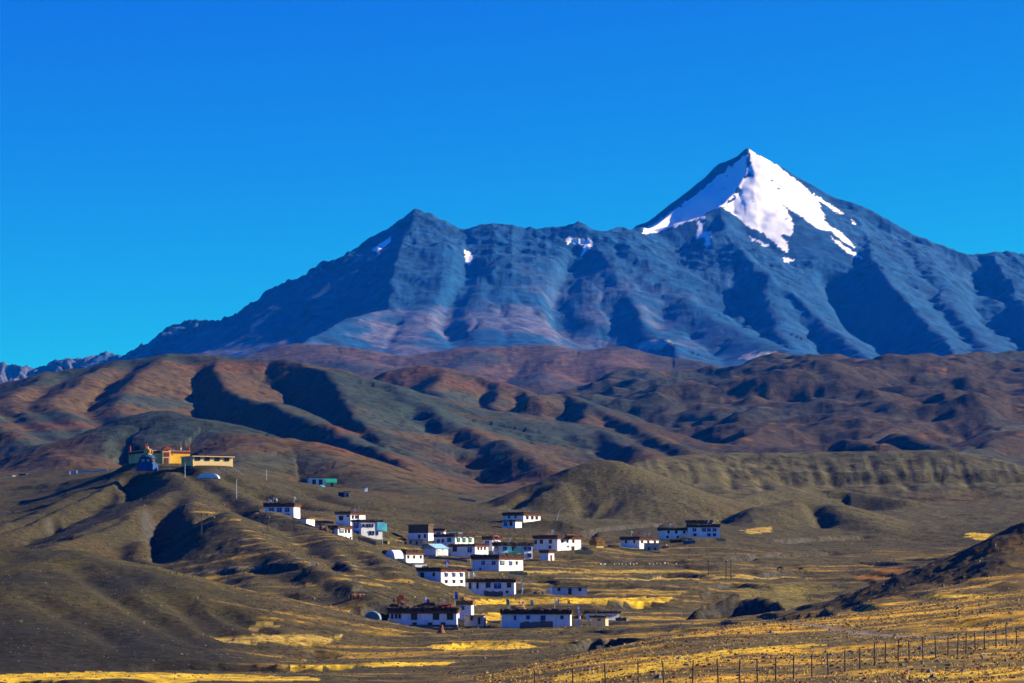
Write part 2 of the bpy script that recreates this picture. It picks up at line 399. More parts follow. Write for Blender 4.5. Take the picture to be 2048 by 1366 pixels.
# terrain grid: a fan of rows from the camera's feet to the back of the range
def _rows():
    seg = [(12, 150, 26), (150, 420, 130), (420, 1320, 430), (1320, 2000, 150), (2000, 5000, 320), (5000, 7000, 80), (7000, 9000, 140), (9000, 9850, 165), (9850, 10200, 20), (10200, 13000, 14)]
    out = []
    for a, b, n in seg:
        out.append(np.linspace(a, b, n, endpoint=False))
    return np.concatenate(out + [[13000.]])
ROWS = _rows()
COLS = np.concatenate([np.linspace(-6000, -150, 46, endpoint=False), np.linspace(-150, 2200, 880), np.linspace(2200, 8050, 47)[1:]])
GU = (COLS - 1024.0) / F
GY = np.repeat(ROWS[:, None], len(COLS), 1)
GX = GU[None, :] * GY
GZ = height(GX, GY, ROWS)

def add_pad(px, py, D, rad):
    PADS.append((*P(px, py, D), rad))

def apply_pads():
    for x, y, z, r in PADS:
        lo, hi = np.searchsorted(ROWS, [y - 2.2 * r - 3, y + 2.2 * r + 3])
        c0, c1 = np.searchsorted(GU, [(x - 2.4 * r) / (y - r), (x + 2.4 * r) / (y - r)])
        c0 = max(c0 - 8, 0); c1 = min(c1 + 8, len(GU))
        d = np.hypot(GX[lo:hi, c0:c1] - x, GY[lo:hi, c0:c1] - y)
        w = 1 - sst(r, r * 1.9, d)
        GZ[lo:hi, c0:c1] = GZ[lo:hi, c0:c1] * (1 - w) + z * w

def ground_z(x, y):
    """height of the finished ground mesh at a point"""
    i = np.clip(np.searchsorted(ROWS, y) - 1, 0, len(ROWS) - 2)
    fy = (y - ROWS[i]) / (ROWS[i + 1] - ROWS[i])
    u = x / y
    j = np.clip(np.searchsorted(GU, u) - 1, 0, len(GU) - 2)
    fx = (u - GU[j]) / (GU[j + 1] - GU[j])
    return float((GZ[i, j] * (1 - fx) + GZ[i, j + 1] * fx) * (1 - fy) + (GZ[i + 1, j] * (1 - fx) + GZ[i + 1, j + 1] * fx) * fy)

def hit(px, py, dmin=60.0, dmax=1e9):
    """where the ground lies behind a photo pixel"""
    u = (px - 1024.0) / F
    j = np.clip(np.searchsorted(GU, u), 1, len(GU) - 1)
    f = (u - GU[j - 1]) / (GU[j] - GU[j - 1])
    col = GZ[:, j - 1] * (1 - f) + GZ[:, j] * f
    t = (HY - py) / F
    m = (col - t * ROWS >= 0) & (ROWS > dmin) & (ROWS < dmax)
    k = int(np.argmax(m)) if m.any() else int(np.argmax(np.where((ROWS > dmin) & (ROWS < dmax), col / ROWS, -9)))
    a = col[k - 1] - t * ROWS[k - 1]; b = col[k] - t * ROWS[k]
    g = np.clip(-a / (b - a + 1e-9), 0, 1)
    D = ROWS[k - 1] + (ROWS[k] - ROWS[k - 1]) * g
    return np.array([u * D, D, t * D])

# ------------------------------------------------------------------ gullies, rills and banks worn into the ground
GULLIES = [   # (photo path, nearest depth, farthest depth, metres deep, width left, width right)
 ([(303,1005),(311,1035),(313,1065),(316,1105),(345,1130)], 640, 1100, 3.3, 3., 8.0),
 ([(250,958),(268,985),(262,1008)], 800, 1160, 2.6, 3.5, 7.0),
 ([(-40,1070),(0,1052),(90,1015),(170,978),(245,945)], 800, 1200, 3.6, 5.0, 3.0),
 ([(105,1035),(110,1082)], 640, 1100, 1.6, 2., 2.5),
 ([(250,1030),(180,1060),(110,1085)], 640, 1100, 1.6, 3., 3.),
 ([(415,1145),(470,1178),(525,1202)], 560, 900, .8, 3., 5.), ([(500,1122),(560,1150),(640,1178)], 560, 900, .8, 3., 5.),
 ([(590,1140),(650,1172),(700,1205)], 560, 900, .8, 3., 5.), ([(440,1215),(500,1248),(560,1262)], 500, 800, 1.8, 3., 4.),
 ([(700,1100),(735,1135),(760,1170)], 560, 900, 1.2, 3., 4.), ([(500,985),(560,1000),(640,1020)], 900, 1300, 3.5, 6., 6.),
 ([(600,975),(680,1005),(760,1020)], 1000, 1330, 3.0, 6., 6.), ([(40,1180),(120,1220),(200,1265),(260,1310)], 430, 640, 1.0, 3., 4.),
 ([(140,1130),(230,1190),(330,1250),(420,1300)], 430, 640, 1.3, 3., 4.), ([(320,1180),(400,1240),(470,1290)], 430, 640, 1.3, 3., 4.),
 ([(1618,1003),(1630,1030),(1645,1062)], 1000, 1300, 2., 3., 6.), ([(1450,930),(1456,950),(1468,988)], 1350, 1640, 1.6, 3., 4.),
 ([(1498,935),(1512,955),(1540,995)], 1350, 1640, 2., 3., 4.), ([(1650,925),(1660,950),(1675,985)], 1350, 1640, 1.6, 3., 4.), ([(1785,935),(1800,955),(1830,990)], 1350, 1640, 1.6, 3., 4.),
 ([(1010,1015),(1060,985),(1110,965)], 1100, 1300, 2.5, 4., 6.),
 # mountain
 ([(937,500),(930,545),(900,600),(885,640),(905,680),(915,700)], 7300, 9300, 26., 26., 45.),
 ([(1152,485),(1128,540),(1106,600),(1118,650),(1150,690)], 7300, 9300, 36., 26., 65.),
 ([(1640,520),(1660,570),(1690,620),(1740,690)], 7300, 9600, 34., 40., 60.),
 ([(1480,560),(1500,610),(1540,660)], 7300, 9200, 30., 30., 50.),
 ([(1950,560),(1960,620),(1990,670)], 7300, 9600, 30., 40., 60.),
 ([(1330,600),(1310,650),(1330,690)], 7300, 9000, 16., 30., 40.),
]
for _i in range(34):
    _q = random.Random(900 + _i); _x = 1275 + _i * 23 + _q.uniform(-8, 8)
    GULLIES.append(([(_x, 912 + _q.uniform(0, 14)), (_x + 8, 940), (_x + 22 + _q.uniform(-6, 8), 975 + _q.uniform(-10, 12))], 1350, 1648, _q.uniform(.2, 1.0), 2.4, 3.))
BANKS = [     # (photo path, nearest depth, farthest, metres high, run in front)
 ([(565,1306),(640,1302),(720,1306)], 430, 640, 1.6, 14.), ([(230,1334),(330,1324),(480,1328),(640,1332),(760,1324)], 390, 640, 1.3, 9.),
 ([(870,1290),(960,1282),(1040,1282)], 430, 640, .9, 10.), ([(1110,1286),(1180,1276),(1260,1277),(1330,1286)], 430, 640, 2.2, 18.),
 ([(1090,1300),(1200,1294),(1300,1297)], 400, 640, 1.6, 14.), 
 ([(1060,1264),(1180,1262),(1280,1256)], 500, 700, 1.2, 10.),
 ([(1180,1208),(1260,1204),(1350,1206)], 560, 800, 1.4, 14.), ([(1250,1150),(1340,1146),(1440,1150)], 700, 950, 1.5, 16.), ([(1480,1146),(1560,1142),(1640,1138)], 700, 980, 1.2, 14.),
 ([(1060,1164),(1180,1166),(1290,1164)], 700, 950, 1.2, 14.), ([(1400,1172),(1470,1166),(1560,1172)], 650, 950, 1.5, 16.), ([(1190,1124),(1300,1122),(1400,1120)], 750, 1000, 1.0, 12.),
 ([(1450,1110),(1560,1106),(1700,1104)], 780, 1100, 1.4, 16.), ([(1150,1066),(1220,1052),(1330,1046),(1430,1042)], 950, 1200, 2.4, 20.), ([(1540,1080),(1640,1074),(1760,1070)], 900, 1200, 1.6, 18.),
 ([(420,1140),(520,1132),(640,1128),(720,1132)], 560, 900, 1.2, 8.), ([(540,1186),(600,1190),(640,1186)], 500, 800, 1.4, 8.), ([(80,1234),(120,1222),(190,1220)], 430, 640, 1.6, 8.),
 ([(840,1124),(900,1136),(945,1150)], 720, 900, 1.0, 7.), ([(860,1200),(910,1212),(940,1216)], 560, 760, 1.4, 8.), ([(640,1226),(700,1218),(760,1222)], 540, 760, 1.2, 8.),
 ([(1380,1268),(1460,1258),(1560,1250)], 300, 420, .5, 8.), ([(1500,1304),(1640,1296),(1760,1290)], 200, 420, .5, 8.), ([(1780,1246),(1900,1240),(2060,1232)], 230, 420, .7, 10.), ([(1790,1362),(1900,1352),(2060,1346)], 150, 300, .4, 6.),
 ([(1830,1196),(1900,1190),(2000,1192)], 300, 520, .8, 8.),
 ([(-20,1362),(200,1359),(420,1362)], 380, 480, .8, 8.),
]

for _i in range(46):
    _q = random.Random(500 + _i); _x = _q.uniform(900, 1800); _y = _q.uniform(1112, 1235); _l = _q.uniform(50, 170); _t = _q.uniform(-4, 3)
    BANKS.append(([(_x, _y), (_x + _l * .5, _y + _t * .5 - 1.5), (_x + _l, _y + _t)], 600, 1000, _q.uniform(.5, 1.2), 12.))

def _path(pts, d0, d1, step):
    w = []
    for p, q in zip(pts[:-1], pts[1:]):
        n = max(2, int(math.hypot(q[0] - p[0], q[1] - p[1]) / 6))
        for i in range(n):
            w.append(hit(p[0] + (q[0] - p[0]) * i / n, p[1] + (q[1] - p[1]) * i / n, d0, d1)[:2])
    out = []
    for p, q in zip(w[:-1], w[1:]):
        n = max(1, int(math.hypot(*(q - p)) / step))
        if n > 60:
            continue
        for i in range(n):
            out.append(p + (q - p) * i / n)
    return out

def _stamp(C, x, y, depth, wl, wr):
    R = 2.3 * max(wl, wr)
    lo, hi = np.searchsorted(ROWS, [y - R, y + R]); c0, c1 = np.searchsorted(GU, [(x - R) / y, (x + R) / y])
    if hi <= lo or c1 <= c0:
        return
    dx = GX[lo:hi, c0:c1] - x; dy = GY[lo:hi, c0:c1] - y
    w = np.where(dx < 0, wl, wr); wy = (wl + wr) * .5
    np.maximum(C[lo:hi, c0:c1], depth * np.exp(-(dx / w) ** 2 - (dy / wy) ** 2), out=C[lo:hi, c0:c1])

def carve():
    C = np.zeros_like(GZ)
    for pts, d0, d1, dep, wl, wr in GULLIES:
        pa = _path(pts, d0, d1, min(wl, wr) * .5); n = len(pa)
        for i, p in enumerate(pa):
            f = i / max(n - 1, 1)
            _stamp(C, p[0], p[1], dep * min(1, .35 + 4 * f, .2 + 4 * (1 - f)), wl, wr)
    # water runs: steepest descent from scattered springs
    r_ = np.random.default_rng(77)
    def runs(n, pxr, dr, step, steps, dep, w, seedless=None):
        for k in range(n):
            px = r_.uniform(*pxr); y = r_.uniform(*dr); x = (px - 1024) / F * y
            pa = []; vx = vy = 0.
            for q in range(steps):
                e = step * .7
                gx = (ground_z(x + e, y) - ground_z(x - e, y)) / (2 * e); gy = (ground_z(x, y + e) - ground_z(x, y - e)) / (2 * e)
                g = math.hypot(gx, gy)
                if g < .05:
                    break
                vx = .45 * vx - .55 * gx / g; vy = .45 * vy - .55 * gy / g; m = math.hypot(vx, vy) + 1e-6
                x += vx / m * step; y += vy / m * step
                if y < 160 or y > 12000:
                    break
                pa.append((x, y, min(1., g / .3)))
            m = len(pa)
            if m < 6:
                continue
            dd = dep * r_.uniform(.4, 1.2); ww = w * r_.uniform(.7, 1.3)
            for i, (a, b, s_) in enumerate(pa):
                f = i / m
                _stamp(C, a, b, dd * s_ * min(1, .15 + 1.6 * f, .1 + 5 * (1 - f)), ww * .8, ww * 1.2)
    runs(300, (-60, 2100), (8300, 9700), 16., 70, 6., 14.)
    runs(420, (-60, 2100), (2000, 4500), 7., 70, 4.4, 6.5)
    runs(60, (450, 1450), (5600, 6300), 12., 50, 6., 13.)
    runs(230, (-60, 900), (480, 1150), 2.6, 55, 1.0, 2.8)
    runs(90, (980, 2080), (1000, 1500), 3.5, 50, 1.4, 3.6)

    PX = 1024 + GU[None, :] * F
    C *= 1 - sst(1290, 1320, PX) * (1 - sst(1680, 1720, PX)) * sst(9060, 9160, GY)
    np.subtract(GZ, C, out=GZ)
    for pts, d0, d1, h, run in BANKS:
        pa = np.array(_path(pts, d0, d1, 2.0))
        if len(pa) < 4:
            continue
        o = np.argsort(pa[:, 0]); bx = pa[o, 0]; by = pa[o, 1]
        k = np.ones(7) / 7; by = np.convolve(np.pad(by, 3, mode='edge'), k, mode='valid')
        lo, hi = np.searchsorted(ROWS, [by.min() - 4 * run, by.max() + 5]); 
        X = GX[lo:hi]; Y = GY[lo:hi]
        line = np.interp(X, bx, by) + fbm(X, Y * 0, 9., 3, seed=301) * 1.6
        end = sst(bx[0] - .2, bx[0] + 6, X) * (1 - sst(bx[-1] - 6, bx[-1] + .2, X))
        d = line - Y          # metres in front of the lip
        GZ[lo:hi] -= (end * h * np.where(d > 0, np.clip(d / 2.6, 0, 1) * np.exp(-np.maximum(d - 2.6, 0) / run), 0)).astype(np.float32)
# ------------------------------------------------------------------ buildings (photo picks; sizes follow from the depth)
HOUSES = []
def H(name, label, xl, xc, xr, yb, yt, D, t=40., band=0., wall='whitewash', red=True, wins=(), b=None, roof='brush', cat='house', foot=0., group=None, over=.3):
    HOUSES.append(dict(name=name, label=label, xl=xl, xc=xc, xr=xr, yb=yb, yt=yt, D=D, t=t, band=band, wall=wall, red=red, wins=wins, b=b, roof=roof, cat=cat, foot=foot, group=group, over=over))
def row(xs, y, w, h, st):
    return tuple((x, y, w, h, st) for x in xs)

VH = 'village_house'
# front row
H(VH, 'long white house with brush-topped roof, red flags and three black bay windows', 777,914,917, 1253,1227,618, 3., 13, wins=row((828,872,900),1231,12,11,'k')+row((784,792,799),1233,3.6,9,'k')+row((829,860,886),1249,8,6,'k'), b=8, foot=7)
H(VH, 'small white upper block with shaggy straw roof behind the red-flagged house', 914,943,945, 1236,1210,634, 4., 10, wins=((925,1214,7,8,'t'),), b=7, red=False, roof='straw')
H('stone_shed', 'grey plastered shed with narrow door beside the red-flagged house', 928,968,970, 1251,1232,621, 5., 0, wall='greyplaster', wins=((943,1237,4,7,'k'),(958,1242,3,14,'k')), b=5, red=False, roof='flat', cat='shed')
H(VH, 'long white house with orange fodder on its roof and a low stone yard wall', 1003,1141,1143, 1254,1229,618, 3., 11, wins=((1030,1235,4.5,10,'b'),(1056,1234,7,8,'b'),(1086,1233,9,10,'b'),(1124,1233,6,8,'b')), b=8.5, red=False)
H('farm_shed', 'white shed with brush-edged flat roof, behind the little flat-roofed hut', 1172,1180,1240, 1244,1227,650, 70., 4, wins=(), red=False, b=None, cat='shed')
H('farm_hut', 'little pale mud hut with flat brush roof before the white shed', 1182,1211,1218, 1251,1236,628, 25., 4, wall='tan', wins=((1198,1240,5,3,'k'),), red=False, cat='hut')
# second row
H(VH, 'white house with three broad dark bays and rubble heaped at its foot', 929,1029,1031, 1190,1165,742, 3., 8, wins=row((940,955),1169,4,12,'k')+((976,1168,9,9,'k'),(995,1170,15,11,'b'),(1018,1168,8,9,'k'),(1014,1184,5,3,'k')), b=8, red=False)
H('school_building', 'long low pale-blue building with plain flat roof in the yellow fields', 1090,1104,1175, 1190,1175,742, 82., 0, wall='paleblue', wins=((1118,1179,5,6,'k'),(1140,1183,6,12,'k'),(1160,1178,5,6,'k')), b=None, red=False, roof='flat', cat='building')
H(VH, 'white house with two rows of three windows on its sunny side', 833,882,930, 1171,1143,735, 45., 8, wins=row((893,908,923),1149,4.5,7,'b')+row((893,908,923),1163,3.5,5,'k')+((843,1150,6,9,'k'),(867,1149,4,6,'k')))
H(VH, 'white house with red-edged roof above the small white arched tent', 765,812,846, 1128,1109,800, 40., 9, wins=row((817,828,841),1114,2.6,5,'k')+((801,1113,6,6,'b'),))
H('yard_annex', 'low whitewashed yard annex stepping down below the arched tent house', 822,830,853, 1137,1127,792, 60., 0, wins=(), red=False, roof='flat', cat='annex')
H(VH, 'white house with rounded brush roof and large teal corner windows', 943,998,1047, 1141,1119,833, 42., 10, wins=((966,1125,6,8,'b'),(987,1125,7,8,'b'),(1005,1125,8,8,'t'),(1022,1126,5,8,'b'),(1034,1126,2.6,6,'k'),(960,1138,3,3,'k')))
# third row
H(VH, 'white two-storey house with bright blue windows and a green awning', 986,1002,1066, 1119,1092,888, 70., 8, wins=((993,1097,6,8,'k'),(1010,1095,7,8,'b'),(1050,1094,6,8,'b'),(1059,1095,7,8,'b'),(1059,1110,7,8,'b'),(1016,1110,10,6,'t'),(1038,1110,6,6,'b'),(1028,1097,8,8,'k')), red=False)
H(VH, 'white upper house with tall blue window beside the red cloths', 966,985,1002, 1101,1080,912, 40., 8, wins=((974,1085,8,9,'b'),(992,1083,8,7,'b')))
H(VH, 'white two-storey house with three green windows on its sunny face', 868,910,948, 1091,1074,930, 45., 6, wins=row((917,928,940),1079,5,9,'g')+((876,1081,6,7,'b'),(885,1081,5,7,'b'),(898,1078,8,9,'g')), red=False)
H('roof_room', 'narrow white roof room with red cap on the green-windowed house', 868,888,890, 1076,1063,938, 8., 6, wins=((877,1068,7,9,'t'),), b=4, cat='house')
H('roof_room', 'low white roof room with green lattice on the green-windowed house', 888,896,925, 1074,1064,944, 75., 0, wins=((905,1067,14,4,'g'),(914,1067,2,3,'k')), red=False, roof='flat', cat='house')
H(VH, 'white house below the green-windowed house, with slim upper windows', 898,950,977, 1113,1093,898, 38., 5, wins=((909,1098,9,9,'k'),(939,1099,8,11,'b'))+row((957,963,970),1097,2.2,5,'k'))
H(VH, 'old house with bare dark upper storey over a whitewashed base', 815,857,867, 1086,1066,962, 22., 0, wall='whitewash', wins=((838,1073,4,7,'k'),(850,1072,4,7,'k')), red=False, roof='darkstorey')
H('mud_hut', 'small tan mud hut with two windows below the dark-storeyed house', 812,815,846, 1096,1080,932, 80., 0, wall='tan', wins=((821,1085,3.5,6,'k'),(833,1086,3.5,6,'k')), red=False, roof='flat', cat='hut')
H(VH, 'large white house with thick brush roof behind the little red-topped house', 1068,1115,1164, 1104,1078,920, 42., 8, wins=((1070,1084,5,7,'k'),(1083,1083,6,7,'k'),(1101,1083,6,7,'k'),(1100,1094,5,5,'k'))+row((1125,1136,1148),1082,3,6,'k')+((1137,1093,2,2,'k'),(1147,1097,5,9,'k')))
H('shrine_house', 'tiny white house with red-edged roof before the large brush-roofed house', 1080,1097,1109, 1120,1106,880, 40., 6, wins=((1103,1114,3,10,'d'),))
H('mud_hut', 'tiny mud hut with thick brown straw roof by the yard wall', 1182,1193,1208, 1098,1090,930, 45., 0, wall='mudyellow', wins=(), red=False, roof='thatch', cat='hut')
H(VH, 'white house on the knoll below the cone-shaped mound, with three sunny windows', 1006,1047,1082, 1046,1031,1040, 40., 7, wins=row((1055,1065,1074),1035,4,6,'k')+row((1018,1031),1034,3,4,'k'))
H('lower_annex', 'low white annex with dark bays beneath the knoll house', 1004,1031,1044, 1055,1043,1024, 30., 3, wins=((1011,1047,6,8,'b'),(1022,1047,5,8,'k')), red=False, cat='annex')
# right group
H(VH, 'white house with grey concrete annex in front, near the blue container', 1243,1279,1320, 1099,1080,958, 45., 7, wins=row((1253,1269),1083,3,5,'k')+row((1285,1298,1312),1083,3,5,'k'))
H('concrete_annex', 'grey concrete annex with two brown windows against a white house', 1289,1290,1318, 1100,1087,944, 83., 0, wall='concrete', wins=((1298,1093,4,5,'d'),(1310,1093,4,5,'d')), red=False, roof='flat', cat='annex')
H(VH, 'white house with small hanging dark bays beside the two-storey blue-windowed house', 1314,1328,1375, 1078,1061,1000, 80., 6, wins=row((1337,1353,1369),1063,4,5,'k')+row((1335,1356),1074,4,4,'k'), b=None, red=False)
H(VH, 'two-storey white house with two rows of deep blue windows', 1375,1439,1441, 1076,1055,1000, 4., 7, wins=row((1389,1408,1418,1429),1059,7,7,'b')+row((1390,1418,1429),1069,6,6,'b'), b=9, red=False)
H('roof_store', 'dark brushwood store on the roof of the two-storey blue-windowed house', 1373,1424,1426, 1052,1045,1006, 4., 5, wall='darkwood', wins=(), b=4, red=False, cat='store')
# left hillside group
H(VH, 'two-storey white house with five deep blue windows and white roof pennants', 527,588,598, 1044,1014,940, 14., 9, wins=row((542,558,574),1017,9,9,'b')+row((558,574),1031,9,9,'b'), b=None)
H(VH, 'single-storey white house with plain flat roof below the blue-windowed house', 563,613,628, 1060,1038,922, 25., 0, wins=((586,1048,6,8,'t'),(602,1046,8,8,'t')), red=False, roof='flat')
H(VH, 'white upper house with orange flag and dark-red roof edge', 670,701,730, 1058,1029,932, 40., 6, wins=((681,1036,8,8,'k'),(695,1032,4,2,'k'))+row((706,712),1034,2.5,6,'k')+((716,1034,2,7,'k'),))
H(VH, 'white house with blue porch and a turquoise sheet on its side', 701,722,764, 1078,1044,916, 62., 4, wins=((711,1049,11,11,'b'),(712,1066,10,9,'b'))+row((727,734,739,745),1051,3,6,'k')+row((740,746,754),1066,3,8,'k'))
H(VH, 'small white house with red-edged roof and teal window below the orange flag house', 657,676,703, 1079,1057,890, 38., 6, wins=((683,1061,8,7,'t'),(691,1062,2.5,7,'k'),(697,1062,3,7,'k'),(663,1061,7,8,'k'))+row((682,691,700),1075,2,3,'k'))
H('byre', 'dark earth-backed byre with yellow mud front wall on the hillside', 534,566,609, 1086,1073,880, 55., 0, wall='mudyellow', wins=((586,1074,16,5,'k'),), red=False, roof='turf', cat='byre')
# upper hillside
H('hill_lodge', 'white lodge with two dark doors next to the green-roofed hut', 612,619,652, 973,956,1240, 80., 0, wins=((628,964,7,10,'k'),(641,964,7,10,'k')), red=False, roof='flat', cat='lodge')
H('green_roofed_hut', 'yellow hut with bright green sheet roof beside the white lodge', 652,653,672, 974,965,1236, 80., 0, wall='yellow', wins=((664,969,4,8,'k'),), red=False, roof='green', cat='hut')
H('yard_wall_house', 'low ochre mud wall enclosure beside the green-roofed hut', 671,672,687, 975,968,1242, 80., 0, wall='mudyellow', wins=(), red=False, roof='flat', cat='enclosure')
H('small_shrine', 'tiny tan roadside shrine with open niche on the hillside', 688,690,702, 996,983,1150, 75., 0, wall='tan', wins=((695,990,4,7,'k'),), red=False, roof='flat', cat='shrine')
H('blue_cabin', 'dark blue metal cabin next to the tiny tan shrine', 676,688,689, 995,985,1152, 6., 0, wall='darkblue', wins=(), b=2, red=False, roof='flat', cat='cabin')
H('white_block', 'small plain white block house alone on the slope', 728,729,735, 983,975,1220, 70., 0, wins=(), red=False, roof='flat', cat='hut')
H('shepherd_hut', 'dark little hut with one white end wall, having two pale windows', 12,25,31, 958,951,1395, 35., 0, wall='whitewash', wins=((17,955,4,3,'k'),(22,955,3,3,'k')), red=False, roof='flat', cat='hut')
H('shepherd_hut', 'dark little hut with slanting roof near its two-windowed neighbour', 37,52,55, 956,948,1390, 20., 0, wall='darkblue', wins=(), red=False, roof='flat', cat='hut')
H('workshop', 'grey-sided shed with pale blue sheet roof and white double doors', 842,872,896, 1110,1097,886, 42., 0, wins=((878,1104,3,4,'k'),), red=False, roof='bluepitch', cat='shed')
H('wood_store', 'dark brushwood store with ragged top, left of the red-flagged house', 745,776,778, 1254,1236,626, 5., 8, wall='darkwood', wins=(), b=5, red=False, cat='store')
H('goat_pen', 'low dark rubble pen behind the brushwood store', 724,758,762, 1238,1226,650, 12., 5, wall='darkwood', wins=(), b=5, red=False, cat='pen')
H('stone_byre', 'dark stone byre with pale roof beside the two-storey blue-windowed house', 1340,1372,1376, 1086,1080,985, 10., 0, wall='darkwood', wins=(), b=3, red=False, roof='flat', cat='byre')
# monastery hill
H('monastery', 'yellow monastery with red frieze and gabled portal behind the seated statue', 247,290,375, 926,906,1150, 62., 6, wall='yellow', wins=row((252,259),907,3,5,'k')+((257,918,2.5,5,'k'),(341,908,3,3,'k'),(334,909,2,3,'k')), red=False, roof='frieze', cat='monastery')
H('dormitory', 'long cream and yellow dormitory with four wide windows beside the monastery', 357,386,462, 930,913,1112, 60., 0, wall='creamyellow', wins=row((395,413,432,450),917,10,7,'k')+((361,919,3,6,'k'),(376,918,2.5,6,'k')), red=False, roof='eave', cat='building')

for h in HOUSES:
    s = h['D'] / F; t = math.radians(h['t'])
    h['a'] = max((h['xc'] - h['xl']) * s / math.cos(t), 1.2)
    h['bb'] = h['b'] if h['b'] else max((h['xr'] - h['xc']) * s / math.sin(t), 1.5)
    if h['t'] > 68:      # front narrow: the wide lit side sets the size, keep a sensible depth
        h['a'] = max(h['a'], 2.5) if h['a'] < 9 else 9.0
    c = P(h['xc'], h['yb'], h['D'])
    # footprint centre from the near corner
    ex = np.array([math.cos(t), -math.sin(t)]); ey = np.array([math.sin(t), math.cos(t)])
    h['cx'], h['cy'] = c[:2] - ex * h['a'] / 2 + ey * h['bb'] / 2
    h['z'] = c[2]; h['h'] = (h['yb'] - h['yt']) * s; h['s'] = s
    if not h['name'].startswith('roof_'):
        PADS.append((h['cx'], h['cy'], c[2] - .12, .42 * math.hypot(h['a'], h['bb'])))
carve()
apply_pads()

def dense(pts, n=6):
    out = []
    for p, q in zip(pts, pts[1:] + pts[:1]):
        for i in range(n):
            out.append(tuple(a + (b - a) * i / n for a, b in zip(p, q)))
    return out

def poly_mask(pts, X, Y):
    """even-odd test of plan points against a plan polygon"""
    inside = np.zeros(X.shape, bool)
    n = len(pts)
    for i in range(n):
        x1, y1 = pts[i]; x2, y2 = pts[(i + 1) % n]
        if y1 == y2:
            continue
        c = ((y1 > Y) != (y2 > Y)) & (X < (x2 - x1) * (Y - y1) / (y2 - y1) + x1)
        inside ^= c
    return inside

def mixc(c, col, m):
    return c + (np.array(col, np.float32) - c) * m[..., None]

